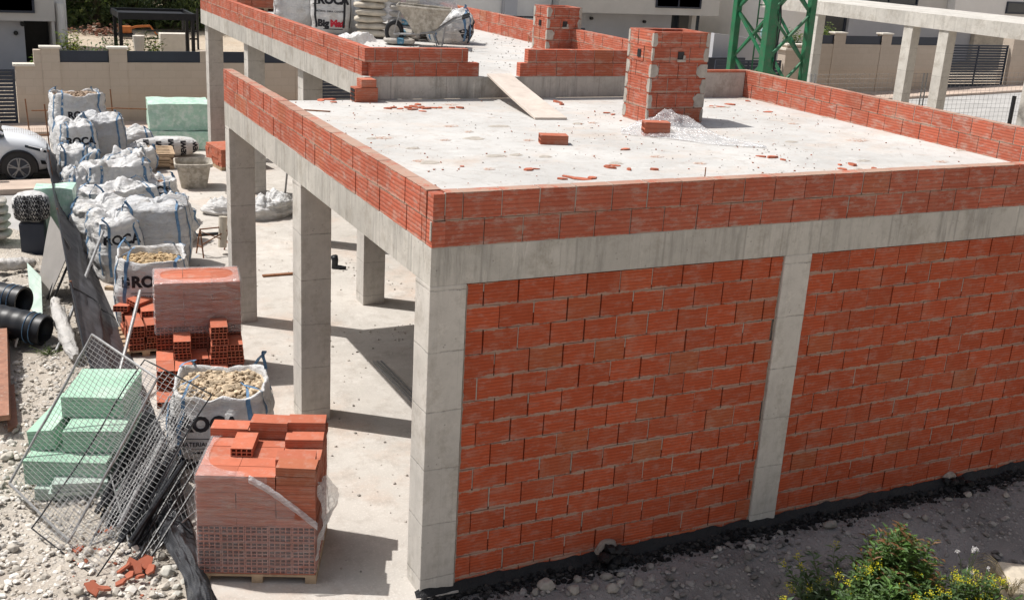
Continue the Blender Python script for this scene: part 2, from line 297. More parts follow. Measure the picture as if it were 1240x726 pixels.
# ------------------------------------------------------------------ mesh builder
class MB:
    def __init__(s): s.v = []; s.f = []; s.c = []; s.mi = []
    def add(s, vs, fs, col=(.5, .5, .5), mi=0):
        o = len(s.v); s.v += [tuple(v) for v in vs]
        for f in fs: s.f.append(tuple(i + o for i in f)); s.c.append(col); s.mi.append(mi)
    def box(s, a, b, col=(.5, .5, .5), mi=0, T=None):
        x0, y0, z0 = a; x1, y1, z1 = b
        vs = [Vector(p) for p in ((x0, y0, z0), (x1, y0, z0), (x1, y1, z0), (x0, y1, z0), (x0, y0, z1), (x1, y0, z1), (x1, y1, z1), (x0, y1, z1))]
        if T: vs = [T @ v for v in vs]
        s.add(vs, [(0, 3, 2, 1), (4, 5, 6, 7), (0, 1, 5, 4), (1, 2, 6, 5), (2, 3, 7, 6), (3, 0, 4, 7)], col, mi)
    def cbox(s, c, d, rz=0, col=(.5, .5, .5), mi=0, rx=0, ry=0):
        T = Matrix.Translation(c) @ Matrix.Rotation(rz, 4, 'Z') @ Matrix.Rotation(ry, 4, 'Y') @ Matrix.Rotation(rx, 4, 'X')
        s.box((-d[0] / 2, -d[1] / 2, -d[2] / 2), (d[0] / 2, d[1] / 2, d[2] / 2), col, mi, T)
    def bar(s, a, b, r=.01, n=6, r2=None, col=(.5, .5, .5), mi=0, caps=True):
        s.tube([a, b], r, n, r2, col, mi, caps)
    def tube(s, pts, r=.01, n=6, r2=None, col=(.5, .5, .5), mi=0, caps=True, flat=None):
        pts = [Vector(p) for p in pts]; vs = []; m = len(pts); up = None
        for i, p in enumerate(pts):
            d = (pts[min(i + 1, m - 1)] - pts[max(i - 1, 0)]).normalized()
            if up is None: up = Vector((0, 0, 1)) if abs(d.z) < .9 else Vector((1, 0, 0))
            x = d.cross(up)
            if x.length < 1e-4: x = d.orthogonal()
            x.normalize(); y = d.cross(x).normalized(); up = x.cross(d)
            rr = r if r2 is None else r + (r2 - r) * i / (m - 1)
            for j in range(n):
                a = 2 * math.pi * j / n + (math.pi / 4 if n == 4 else 0)
                fx, fy = (flat if flat else (1, 1))
                vs.append(p + x * rr * math.cos(a) * fx + y * rr * math.sin(a) * fy)
        fs = [(i * n + j, i * n + (j + 1) % n, (i + 1) * n + (j + 1) % n, (i + 1) * n + j) for i in range(m - 1) for j in range(n)]
        if caps: fs += [tuple(range(n))[::-1], tuple((m - 1) * n + j for j in range(n))]
        s.add(vs, fs, col, mi)
    def grid(s, fn, nu, nv, col=(.5, .5, .5), mi=0, closed=False):
        vs = [fn(i / nu, j / nv) for j in range(nv + 1) for i in range(nu + (0 if closed else 1))]
        W = nu if closed else nu + 1
        fs = [(j * W + i, j * W + (i + 1) % W, (j + 1) * W + (i + 1) % W, (j + 1) * W + i) for j in range(nv) for i in range(nu)]
        s.add(vs, fs, col, mi)
    def rock(s, c, r, col, sq=(1, 1, .7), seed=0, mi=0):
        rr = random.Random(seed); T = Matrix.Rotation(rr.random() * 6.3, 3, 'Z') @ Matrix.Rotation(rr.random() * .8, 3, 'X')
        base = [(1, 1, 1), (-1, 1, 1), (-1, -1, 1), (1, -1, 1), (1, 1, -1), (-1, 1, -1), (-1, -1, -1), (1, -1, -1), (0, 0, 1.25), (1.3, 0, 0), (0, 1.3, 0), (-1.3, 0, 0), (0, -1.3, 0)]
        vs = []
        for b in base:
            q = Vector(b).normalized() * r * rr.uniform(.72, 1.15); q = Vector((q.x * sq[0], q.y * sq[1], q.z * sq[2])); vs.append(Vector(c) + T @ q)
        fs = [(8, 0, 1), (8, 1, 2), (8, 2, 3), (8, 3, 0), (9, 0, 3), (9, 3, 7), (9, 7, 4), (9, 4, 0), (10, 1, 0), (10, 0, 4), (10, 4, 5), (10, 5, 1), (11, 2, 1), (11, 1, 5), (11, 5, 6), (11, 6, 2), (12, 3, 2), (12, 2, 6), (12, 6, 7), (12, 7, 3), (4, 7, 6, 5)]
        s.add(vs, fs, col, mi)
    def build(s, name, mats, parent=None, smooth=False, loc=None, rot=None, bevel=0, sub=0):
        me = bpy.data.meshes.new(name); me.from_pydata(s.v, [], s.f)
        for m in (mats if isinstance(mats, (list, tuple)) else [mats]): me.materials.append(M[m] if isinstance(m, str) else m)
        ca = me.color_attributes.new('Col', 'FLOAT_COLOR', 'CORNER'); dat = []
        for f, c in zip(s.f, s.c): dat += [c[0], c[1], c[2], 1.0] * len(f)
        ca.data.foreach_set('color', dat)
        me.polygons.foreach_set('material_index', s.mi)
        if smooth: me.polygons.foreach_set('use_smooth', [True] * len(s.f))
        me.update(); o = bpy.data.objects.new(name, me); C.objects.link(o)
        if parent: o.parent = parent
        if loc: o.location = loc
        if rot: o.rotation_euler = rot
        if bevel:
            b = o.modifiers.new('bevel', 'BEVEL'); b.width = bevel; b.segments = 2; b.limit_method = 'ANGLE'
        if sub:
            b = o.modifiers.new('sub', 'SUBSURF'); b.levels = sub; b.render_levels = sub
        return o
def rc(r=None):
    r = r or rnd; return (r.random(), r.random(), r.random())
def tag(o, label=None, cat=None, group=None, kind=None):
    if label: o['label'] = label
    if cat: o['category'] = cat
    if group: o['group'] = group
    if kind: o['kind'] = kind
    return o
def thing(name, label, cat, loc=(0, 0, 0), rz=0, group=None, rot=None):
    o = bpy.data.objects.new(name, None); C.objects.link(o); o.location = loc; o.rotation_euler = rot or (0, 0, rz); o.empty_display_size = .1
    return tag(o, label, cat, group)
def dup(root, loc, rot=(0, 0, 0), label=None, group=None, scale=None):
    r = root.copy(); C.objects.link(r); r.location = loc; r.rotation_euler = rot if isinstance(rot, tuple) else (0, 0, rot)
    if scale: r.scale = scale if isinstance(scale, (tuple, Vector)) else (scale,) * 3
    if label: r['label'] = label
    if group: r['group'] = group
    for ch in list(root.children):
        c = ch.copy(); C.objects.link(c); c.parent = r
        for g in ch.children:
            d = g.copy(); C.objects.link(d); d.parent = c
    return r
def nz(p, sc=1.0, sd=0.0):
    return noise.noise(Vector(p) * sc + Vector((sd, sd * 1.7, -sd)))
def fb(p, sc=1.0, sd=0.0, oc=4):
    return noise.fractal(Vector(p) * sc + Vector((sd, sd * 1.7, -sd)), 1.0, 2.0, oc)

# ------------------------------------------------------------------ the ground
def hz(x, y):
    if y < 15: return .035 * max(0, min(1, (y - 8) / 7)) * max(0, x - 9.5) if x > 9.5 else 0
    return .035 * max(0, x - 9.5)
def ground():
    def ax(a, b, n): return [a + (b - a) * i / n for i in range(n)]
    xs = [-260, -120, -60, -30, -15] + ax(-9, -1.4, 60) + ax(-1.4, 9, 24) + ax(9, 60, 40) + [60, 90, 150, 300]
    ys = [-150, -60, -25, -12, -8] + ax(-6, 1, 50) + ax(1, 14, 60) + ax(14, 48, 40) + [48, 60, 90, 150, 300, 500]
    def h(x, y):
        z = -.055 + hz(x, y)
        if y > 23.3:
            t = min(1, (y - 23.3) / .4); z += t * (1.0 if x < 14 else .25); z += max(0, min(1, (y - 41) / 40)) * 6
            if y > 60: z += (y - 60) * .05
        if x < -1.75 and y < 12.5:
            t = min(1, (-1.75 - x) / .5); z += t * (.07 + .11 * fb((x, y, 0), .9) + .05 * fb((x, y, 0), 3.1, 3)); z += .05 * math.exp(-((x + 2.5) ** 2 + (y - 1.2) ** 2))
        if y < -.15 and x > -1.75:
            t = min(1, (-.15 - y) / .4); z += t * (.03 + .06 * fb((x, y, 1), 1.1) + .03 * fb((x, y, 1), 4)); z -= .40 * max(0, min(1, (-.25 - y) / 1.1)) * t
            if y < -2.2: z += .35 * (-2.2 - y)
        if y < -2 and x <= -1.75: z += .10 * (-2 - y)
        if 12 < y < 22.9: z -= .0
        return z
    mb = MB(); W = len(xs)
    vs = [(x, y, h(x, y)) for y in ys for x in xs]; fs = []; mi = []
    for j in range(len(ys) - 1):
        for i in range(W - 1):
            fs.append((j * W + i, j * W + i + 1, (j + 1) * W + i + 1, (j + 1) * W + i)); x = (xs[i] + xs[i + 1]) / 2; y = (ys[j] + ys[j + 1]) / 2
            mi.append(2 if y > 23.3 else (1 if (-2.3 < y < .6 and x > .1) or (-2.3 < y < -.1 and x > -1.5) else 0))  # unseen ground further in front kept pale to bounce light onto the facade
    mb.add(vs, fs); mb.mi = mi
    tag(mb.build('ground', ['dirt', 'ddirt', 'garden'], smooth=True), kind='structure')
    return h
GH = ground()
def sheet(name, mat, x0, x1, y0, y1, z, t=.02, n=1, kind='structure', slope=True):
    mb = MB(); k = max(1, int((x1 - x0) / 2)) if slope else 1
    for i in range(k):
        a = x0 + (x1 - x0) * i / k; b = x0 + (x1 - x0) * (i + 1) / k; za = z + (hz(a, 18) if slope else 0); zb = z + (hz(b, 18) if slope else 0)
        mb.add([(a, y0, za), (b, y0, zb), (b, y1, zb), (a, y1, za), (a, y0, za - t), (b, y0, zb - t), (b, y1, zb - t), (a, y1, za - t)],
               [(0, 1, 2, 3), (0, 4, 5, 1), (3, 2, 6, 7)] + ([(0, 3, 7, 4)] if i == 0 else []) + ([(1, 5, 6, 2)] if i == k - 1 else []))
    return tag(mb.build(name, mat), kind=kind)
sheet('road', 'road', -40, -1.62, 16.32, 21.6, -.012, .05)
sheet('road', 'road', 9.3, 90, 16.2, 21.6, .02, .06)
sheet('pavement', 'walk', -40, -1.62, 15.45, 16.30, .10, .16)
sheet('pavement', 'walk', -40, 90, 21.62, 22.95, .10, .16)
sheet('yard_ground', 'road', -40, -1.85, 12.2, 15.43, -.01, .05)
def concrete_floor():
    mb = MB(); xs = [-1.56 + .12 * math.sin(y * .9) for y in range(0, 22)]
    pts = [(-1.60, -.05)] + [(-1.56 + .04 * fb((0, y, 0), .8), y) for y in [i * .75 for i in range(1, 28)]] + [(-1.5, 21.55), (9.25, 21.55), (9.25, .12), (.34, .12), (.33, -.05)]
    n = len(pts); mb.add([(x, y, 0) for x, y in pts] + [(x, y, -.14) for x, y in pts], [tuple(range(n))[::-1]] + [(i, (i + 1) % n, n + (i + 1) % n, n + i) for i in range(n)])
    return tag(mb.build('concrete_floor', 'floor'), kind='structure')
concrete_floor()
M['redust'] = simple('reddish_mortar', (.40, .25, .19), .95, .3, 14, .6, .01, dirt=(.5, .46, .42), dirta=(.42, .55))
# ------------------------------------------------------------------ brick walls
def brick_run(mb, a, b, nrm, z0, n, ch, th, L=.325, top=None, holes=(), seed=0, first=0, endmortar=False, jit=1.0, mi_b=0, mi_m=1, skipr=None, mi2=False):
    """courses of hollow bricks from a to b (xy), outer face towards nrm; the core is mortar"""
    rr = random.Random(seed); a = Vector((*a, 0)); b = Vector((*b, 0)); d = (b - a).normalized(); tot = (b - a).length; nv = Vector((*nrm, 0))
    Z = z0; top = top if top is not None else z0 + n * ch
    T0 = Matrix(((d.x, nv.x, 0, a.x), (d.y, nv.y, 0, a.y), (0, 0, 1, 0), (0, 0, 0, 1)))
    for r in range(n):
        zb = z0 + r * ch; zt = min(zb + ch, top)
        lo, hi = (0, tot) if not skipr or r not in skipr else skipr[r]
        mb.box((lo + .006, -th + .007, zb), (hi - .006, -.026 if mi2 else -.012, zt - .004), mi=mi_m, T=T0)
        s = lo - (L * (.5 if (r + first) % 2 else 0.02)) - rr.random() * .04
        while s < hi - .01:
            w_ = L * (1 + rr.uniform(-.03, .03)); e = s + w_; x0 = max(s + .004 + rr.random() * .004, lo); x1 = min(e - .003 - rr.random() * .005, hi)
            if x1 - x0 > .03:
                ok = True
                for (ha, hb, hc, hd) in holes:
                    if x0 < hb and x1 > ha and zb < hd - .01 and zt > hc + .01: ok = False
                if ok:
                    j = rr.uniform(-.0035, .0035) * jit; g = .0015 + rr.random() * .004
                    if rr.random() < .45: mb.box((x0 - .009, -.03, zb + rr.uniform(0, .6) * ch), (x0 + .001, -.006, zt - .004), mi=2 if mi2 else mi_m, T=T0)
                    T = T0 @ Matrix.Translation(((x0 + x1) / 2, j, (zb + zt) / 2)) @ Matrix.Rotation(rr.uniform(-.006, .006) * jit, 4, 'Y') @ Matrix.Rotation(rr.uniform(-.008, .008) * jit, 4, 'Z')
                    hz_ = (zt - zb) / 2; hx = (x1 - x0) / 2
                    mb.box((-hx, -th, -hz_ + g * .5), (hx, 0, hz_ - g * .5), rc(rr), mi_b, T)
            s = e
ZB, ZT, ZP = 2.68, 2.98, 3.40          # beam underside, roof slab, parapet top
house = thing('unfinished_house', 'unfinished two level house of bare concrete columns, red hollow brick walls and flat roof slabs', 'building', (0, 0, 0))
def hpart(name, mb, mats, **k): return mb.build(name, mats, house, **k)
# columns
def column(x, y, z0, z1, w=.33, d=.33):
    mb = MB(); n = 10; tw = rnd.uniform(-.006, .006)
    for (x0, y0, x1, y1) in [(0, 0, w, d)]:
        fn = lambda u, v: None
        ring = [(x0, y0), (x1, y0), (x1, y1), (x0, y1)]; vs = []
        for j in range(n + 1):
            z = (z1 - z0) * j / n
            o = (j % 2) * .0025
            vs += [(px + (.5 - (px > 0)) * o, py + (.5 - (py > 0)) * o, z) for px, py in ring]
        fs = [(j * 4 + i, j * 4 + (i + 1) % 4, (j + 1) * 4 + (i + 1) % 4, (j + 1) * 4 + i) for j in range(n) for i in range(4)]
        fs += [(3, 2, 1, 0), tuple(n * 4 + i for i in range(4))]; mb.add(vs, fs)
    return hpart('column', mb, 'column', loc=(x, y, z0), bevel=.008)
column(0, 0, -.02, ZB, .305, .31); column(0, 3.60, -.02, ZB); column(0, 7.02, -.02, ZB, .33, .24)
column(1.93, 7.27, -.02, ZT); column(3.372, -.002, -.06, ZB, .302, .3)
for x in (1.98,):
    for y in (10.62, 14.55, 18.40): column(x, y, -.02, ZT)
for x, y in ((6.6, 11), (6.6, 14.5), (6.6, 18.4), (4.3, 18.4), (4.3, 7.3), (8.0, 7.3 - .35), (8.0, 3.6), (8.04, .0), (4.3, 3.6), (4.3, 10.9), (4.3, 14.5)): column(x, y, -.02, ZB if y < 7.2 else ZT, .3, .3)
# slabs with their edge beams
def slab(x0, x1, y0, y1, z0, z1, name='roof_slab'):
    mb = MB(); t = .004
    mb.box((x0, y0, z0), (x1, y1, z1 - t), mi=1); mb.box((x0 + .002, y0 + .002, z1 - t), (x1 - .002, y1 - .002, z1), mi=0)
    return hpart(name, mb, ['slab', 'beam'], bevel=0)
slab(0, 8.34, 0, 7.26, ZB, ZT); slab(1.9, 7.05, 7.262, 18.75, ZT + .005, 3.29)
for (a, b) in (((1.9, 7.6, 2.70), (2.25, 18.7, ZT + .002)),): pass
# mortar spill at beam joints
mb = MB()
mb.box((1.93, 7.3, 2.72), (4.3, 7.6, ZT)); 
# parapets
def parapet(a, b, nrm, z0, n, ch, th=.12, seed=0, skipr=None, first=0, loc=None):
    mb = MB(); brick_run(mb, (0, 0), (b[0] - a[0], b[1] - a[1]), nrm, 0, n, ch, th, .325, None, (), seed, first, skipr=skipr)
    return hpart('parapet_wall', mb, ['parapet', 'lmortar'], loc=(a[0], a[1], z0))
parapet((.105, .0), (8.34, .0), (0, -1), ZT, 2, .21, seed=1, skipr={0: (0, 8.235), 1: (0, 8.235)})
mb = MB(); mb.box((.006, .006, .207), (.098, .118, .408)); hpart('corner_brick', mb, 'parapet', loc=(0, 0, ZT))
mb = MB(); brick_run(mb, (0, 0), (.103, 0), (0, -1), 0, 1, .205, .118, .3, seed=5); hpart('corner_brick', mb, ['parapet', 'lmortar'], loc=(.0, -.004, ZT))
parapet((.0, 7.26), (.0, .126), (-1, 0), ZT, 2, .21, seed=2)
parapet((8.34, .126), (8.34, 7.26), (1, 0), ZT, 2, .21, seed=3)
mb = MB(); mb.box((0, 0, 0), (8.215 - 7.06, .10, .385)); mb.box((0, -.01, .387), (8.215 - 7.06, .11, .42), mi=1, col=(.6, .2, .5)); hpart('parapet_wall', mb, ['conc', 'brick'], loc=(7.055, 7.15, ZT))
U = 3.29
parapet((1.90, 18.75), (1.90, 7.39), (-1, 0), U, 2, .195, seed=11)
parapet((7.05, 7.39), (7.05, 18.75), (1, 0), U, 2, .205, seed=12)
parapet((2.02, 18.75), (6.93, 18.75), (0, 1), U, 1, .2, seed=13)
parapet((1.90, 7.264), (3.62, 7.264), (0, -1), U, 2, .195, seed=14, skipr={0: (.09, 1.72), 1: (.0, 1.53)})
parapet((4.26, 7.264), (7.05, 7.264), (0, -1), U, 2, .195, seed=15, skipr={0: (0, 2.79), 1: (.12, 2.79)})
mb = MB()
T = Matrix.Identity(4)
mb.box((1.70, 7.04, ZT), (2.02, 7.255, ZT + .19), (.5, .3, .4), 0); mb.box((1.79, 7.05, ZT + .195), (2.0, 7.258, U - .01), (.8, .3, .4), 0)
for k_ in range(3): mb.box((1.69, 7.06, ZT + .02 + k_ * .057), (1.702, 7.22, ZT + .06 + k_ * .057), mi=1)
hpart('brick_pier', mb, ['brick', 'black'])
# infill walls of the front
def infill(x0, x1, seed, holes):
    mb = MB(); brick_run(mb, (0, 0), (x1 - x0, 0), (0, -1), 0, 14, .2, .12, .305, ZB - .012 + .12, holes, seed, jit=1.4, mi2=True)
    return hpart('brick_wall', mb, ['facade', 'mortar', 'lmortar'], loc=(x0, .022, -.12))
infill(.318, 3.368, 21, ()); infill(3.682, 8.03, 22, ())
# other infill, seen only from the side
mb = MB(); brick_run(mb, (0, 0), (0, 7.2), (1, 0), 0, 14, .2, .12, .325, ZB + .11, (), 23); hpart('brick_wall', mb, ['facade', 'mortar'], loc=(8.32, .32, -.12))
# mortar seam where the wall meets the columns (rough squeezed line)
def seam(x, z0, z1, seed, w=.018):
    rr = random.Random(seed); mb = MB(); n = 90; vs = []; 
    for j in range(n + 1):
        z = z0 + (z1 - z0) * j / n; a = w * (.35 + .8 * abs(fb((z, seed, 0), 9))); o = .004 + .010 * abs(fb((z, seed, 3), 14))
        vs += [(x - a, .024, z), (x - a * .4, .024 - o, z), (x + a * .4, .024 - o, z), (x + a, .024, z)]
    mb.add(vs, [(j * 4 + i, j * 4 + i + 1, j * 4 + i + 5, j * 4 + i + 4) for j in range(n) for i in range(3)])
    hpart('mortar_seam', mb, 'mortar')
seam(.316, 0, 2.66, 1); seam(3.366, 0, 2.66, 2); seam(3.684, 0, 2.66, 3)
# bitumen coating over the footing
mb = MB(); n = 260; vs = []
for i in range(n + 1):
    x = -.04 + 8.4 * i / n; a = fb((x, 0, 0), 5) ; b = fb((x, 3, 0), 2.2)
    vs += [(x, .018, .055 + .03 * a), (x, -.010 - .004 * abs(a), .03 + .028 * a), (x, -.045 - .03 * abs(b), -.015 + .02 * a), (x, -.09 - .05 * b, -.045 + .03 * nz((x, 1, 1), 4)), (x, -.15 - .10 * b - .06 * a, -.10)]
mb.add(vs, [(i * 5 + k_, (i + 1) * 5 + k_, (i + 1) * 5 + k_ + 1, i * 5 + k_ + 1) for i in range(n) for k_ in range(4)])
hpart('bitumen_footing', mb, 'tar', smooth=True)
def stub(x, z):
    mb = MB(); vs = []; n = 14
    for j, (r_, y_) in enumerate(((.12, .018), (.11, -.015), (.085, -.03), (.07, -.02), (.065, .0))):
        for i in range(n + 1):
            a = math.pi * i / n; rr_ = r_ * (1 + .15 * nz((a, j, x), 2)); vs.append((x + rr_ * math.cos(a), y_, z + rr_ * math.sin(a) * 1.1))
    mb.add(vs, [(j * (n + 1) + i, j * (n + 1) + i + 1, (j + 1) * (n + 1) + i + 1, (j + 1) * (n + 1) + i) for j in range(4) for i in range(n)], mi=0)
    for q in range(26):
        mb.rock((x + rnd.uniform(-.12, .14), -.03 - rnd.random() * .12, z - .07 + rnd.random() * .14), rnd.uniform(.03, .075), (0, 0, 0), seed=q + int(x * 10), mi=1)
    return hpart('drain_outlet', mb, ['mortar', 'tar'], smooth=False)
q = PY(735, 664, 0.0); stub(q.x, q.z - .03); q = PY(1150, 580, 0.0); stub(q.x, q.z - .05)

# chimneys
def chimney(x0, y0, w, d, z0, n, ch, seed, cy0=None):
    mb = MB(); th = .11; H = n * ch
    hx = (w * .42, w * .42 + .085, H - 2 * ch + .08, H - 2 * ch + .16)
    # four faces; mortar patches close the corners
    def face(a, b, nrm, L_, sd, hole):
        brick_run(mb, a, b, nrm, 0, n, ch, th, .30, None, (), sd, jit=1.3)
    face((0, 0), (w, 0), (0, -1), w, seed, True); face((w, d), (0, d), (0, 1), w, seed + 1, False)
    face((0, d - th), (0, th), (-1, 0), d, seed + 2, True); face((w, th), (w, d - th), (1, 0), d, seed + 3, False)
    rr = random.Random(seed)
    # corner mortar dabs
    for (cx, cy, sx, sy) in ((0, 0, 1, 1), (w, 0, -1, 1), (0, d, 1, -1), (w, d, -1, -1)):
        for r_ in range(n):
            a = rr.uniform(.03, .14) * (1.25 if (r_ % 2) else .6); b = rr.uniform(.02, .08); z_a = r_ * ch + rr.uniform(0, .03); z_b = (r_ + 1) * ch - rr.uniform(0, .02)
            m = 10; o = .006
            for (ax, L_) in (('x', a), ('y', b)):
                vs = []
                for i in range(m + 1):
                    z = z_a + (z_b - z_a) * i / m; ww = L_ * (.55 + .45 * math.sin(math.pi * (i + .6) / (m + 1.2))) * (1 + .35 * nz((z, r_, seed), 16))
                    if ax == 'x': vs += [(cx - sx * o, cy - sy * o, z), (cx + sx * ww, cy - sy * o, z), (cx + sx * (ww + .008), cy + sy * .002, z)]
                    else: vs += [(cx - sx * o, cy - sy * o, z), (cx - sx * o, cy + sy * ww, z), (cx + sx * .002, cy + sy * (ww + .008), z)]
                mb.add(vs, [(i * 3 + k_, i * 3 + k_ + 1, i * 3 + k_ + 4, i * 3 + k_ + 3) for i in range(m) for k_ in range(2)], mi=1)
    c = mb.build('chimney', ['parapet', 'lmortar'], house, loc=(x0, y0, z0))
    h = MB(); hz0 = H - 2 * ch + .045
    h.box((w * .45, -.012, hz0), (w * .45 + .09, .002, hz0 + .1)); h.build('vent_hole', 'black', c); h = MB()
    h.box((-.012, d * .45, hz0), (.002, d * .45 + .08, hz0 + .1)); h.build('vent_hole', 'black', c)
    h = MB(); h.cbox((w * .45 + .05, -.02, hz0 - .012), (.12, .03, .03), 0, rx=.1); h.cbox((w * .45 + .09, -.016, hz0 + .02), (.03, .02, .07), 0, ry=.2)
    h.build('mortar_lip', 'lmortar', c)
    h = MB(); h.box((th, th, .1), (w - th, d - th, H - .32)); h.build('flue_core', 'black', c)
chimney(4.99, 4.93, .87, .60, ZT, 6, .197, 31); chimney(6.42, 10.62, .68, .55, U, 4, .195, 37)

# ------------------------------------------------------------------ things on the roof
def hollow_brick(lx=.32, ly=.18, lz=.075, nx=4, nz_=2):
    """a clay brick with through-holes running along x (ends face -x / +x)"""
    mb = MB(); t = .009; hx = lx / 2
    ys = []; zs = []; cw = (ly - t * (nx + 1)) / nx; chh = (lz - t * (nz_ + 1)) / nz_
    y = -ly / 2
    for i in range(nx): ys += [y, y + t]; y += t + cw
    ys += [y, y + t]; z = 0
    for i in range(nz_): zs += [z, z + t]; z += t + chh
    zs += [z, z + t]; W = len(ys)
    for sx in (-1, 1):
        vs = [(sx * hx, a, b) for b in zs for a in ys]; fs = []
        for j in range(len(zs) - 1):
            for i in range(W - 1):
                if (i % 2) and (j % 2): continue
                fs.append((j * W + i, j * W + i + 1, (j + 1) * W + i + 1, (j + 1) * W + i))
        mb.add(vs, fs)
    for j in range(1, len(zs) - 1, 2):
        for i in range(1, W - 1, 2):
            a, b, c, d = ys[i], ys[i + 1], zs[j], zs[j + 1]
            vs = [(x_, p, q_) for x_ in (-hx, hx) for p, q_ in ((a, c), (b, c), (b, d), (a, d))]
            mb.add(vs, [(0, 1, 5, 4), (1, 2, 6, 5), (2, 3, 7, 6), (3, 0, 4, 7)], (.1, .1, .1))
    Y0, Y1, Z0, Z1 = ys[0], ys[-1], zs[0], zs[-1]
    # outer skin, grooved along the brick
    prof = []
    def edge(p, q_, g):
        for i in range(g):
            prof.append((p[0] + (q_[0] - p[0]) * i / g, p[1] + (q_[1] - p[1]) * i / g))
    edge((Y0, Z0), (Y1, Z0), 1); edge((Y1, Z0), (Y1, Z1), 1); edge((Y1, Z1), (Y0, Z1), 1); edge((Y0, Z1), (Y0, Z0), 1)
    vs = [(x_, a, b) for x_ in (-hx, hx) for a, b in prof]; m = len(prof)
    mb.add(vs, [(i, (i + 1) % m, m + (i + 1) % m, m + i) for i in range(m)], (.5, .4, .5))
    return mb
HB = hollow_brick().build('hollow_brick', 'brick'); HBm = []
for q in range(6):
    me = HB.data.copy(); d_ = me.color_attributes['Col'].data; a = rnd.random()
    for e in d_: e.color = (a, rnd.random() * .3 if q else .95, .5, 1)
    HBm.append(me)
bpy.data.objects.remove(HB)
def brick(loc, rz=0, label='', group=None, rx=0, ry=0, sc=None):
    o = bpy.data.objects.new('hollow_brick', rnd.choice(HBm)); C.objects.link(o); o.location = loc; o.rotation_euler = (rx, ry, rz)
    if sc: o.scale = sc
    return tag(o, label, 'brick', group)
a = P(658, 175, ZT); b = P(690, 176, ZT); brick((a + b) / 2 + Vector((0, .09, .0)), math.atan2(b.y - a.y, b.x - a.x), 'single hollow brick lying alone on the roof slab in front of the board ramp', sc=(1.0, 1.0, 1.4))
a = P(783, 165, ZT); b = P(813, 166, ZT); brick((a + b) / 2 + Vector((0, .09, .0)), math.atan2(b.y - a.y, b.x - a.x), 'hollow brick holding down the plastic sheet at the foot of the near chimney', sc=(1.0, 1, 2.3))
def shard(px, py, z, n, s, label, group='broken brick pieces on the roof slab', cat='brick piece'):
    """one broken tile of brick: irregular thin slab"""
    c = P(px, py, z); mb = MB(); rr = random.Random(int(px * 7 + py)); m = 6; t = .010 + rr.random() * .012; a0 = rr.random() * 6
    ring = [(s * (.6 + .5 * rr.random()) * math.cos(a0 + 2 * math.pi * i / m), s * .55 * (.6 + .5 * rr.random()) * math.sin(a0 + 2 * math.pi * i / m)) for i in range(m)]
    mb.add([(x, y, 0) for x, y in ring] + [(x * .97, y * .97, t) for x, y in ring], [tuple(range(m, 2 * m))] + [(i, (i + 1) % m, m + (i + 1) % m, m + i) for i in range(m)], (rr.random(), .2, .5))
    o = mb.build('brick_shard', 'brick', loc=tuple(c), rot=(rr.uniform(-.1, .1), rr.uniform(-.1, .1), rr.random() * 3)); tag(o, label, cat, group); return o
gl = 'broken red brick piece lying on the pale roof slab'
for px, py, s in ((680, 217, .07), (690, 215, .10), (703, 217, .12), (717, 216, .09), (757, 181, .11), (762, 206, .05), (793, 206, .06), (740, 204, .06), (746, 201, .07), (735, 202, .06), (640, 206, .09), (648, 205, .05),
                  (620, 196, .0), (1020, 205, .08), (1032, 200, .09), (1017, 200, .05), (1058, 205, .07), (1044, 207, .05), (922, 190, .07), (935, 191, .09), (948, 194, .06), (872, 130, .09), (884, 127, .10), (930, 136, .10), (862, 129, .06),
                  (735, 137, .09), (742, 139, .06), (675, 124, .10), (680, 127, .07), (905, 123, .05), (560, 202, .03)):
    if s: shard(px, py, ZT, 6, s, gl)
ge = 'broken red brick piece at the foot of the upper slab'
for px, py, s in ((470, 132, .06), (477, 131, .07), (485, 132, .08), (493, 131, .09), (501, 130, .10), (509, 131, .08), (516, 132, .09), (525, 131, .08), (533, 131, .07), (512, 135, .07), (547, 131, .09), (557, 131, .09), (389, 122, .10), (398, 121, .11), (404, 124, .08), (499, 133, .1), (506, 127, .1)):
    shard(px, py, ZT, 6, s, ge, 'broken brick pieces below the upper slab')
def patch(px, py, z, rx, ry, seed, label='thin crumbling ring of dried mortar on the roof slab', mat='lmortar', grp='dried mortar patches on the roof slab', h=.012):
    c = P(px, py, z); mb = MB(); m = 22; vs = []; rings = 5
    for j in range(rings):
        f = (j + .15) / rings
        for i in range(m):
            a = 2 * math.pi * i / m; k_ = 1 + .35 * fb((math.cos(a), math.sin(a), seed), 1.3)
            zz = h * (1.0 if j in (2, 3) else .45) * (.6 + .8 * abs(nz((a, j, seed), 3))) if j < rings - 1 else 0.0
            vs.append((rx * f * k_ * math.cos(a), ry * f * k_ * math.sin(a), zz))
    fs = [(j * m + i, j * m + (i + 1) % m, (j + 1) * m + (i + 1) % m, (j + 1) * m + i) for j in range(rings - 1) for i in range(m)] + [tuple(range(m))]
    mb.add(vs, fs); tag(mb.build('mortar_patch', mat, loc=(c.x, c.y, z + .001), smooth=True), label, 'mortar patch', grp)
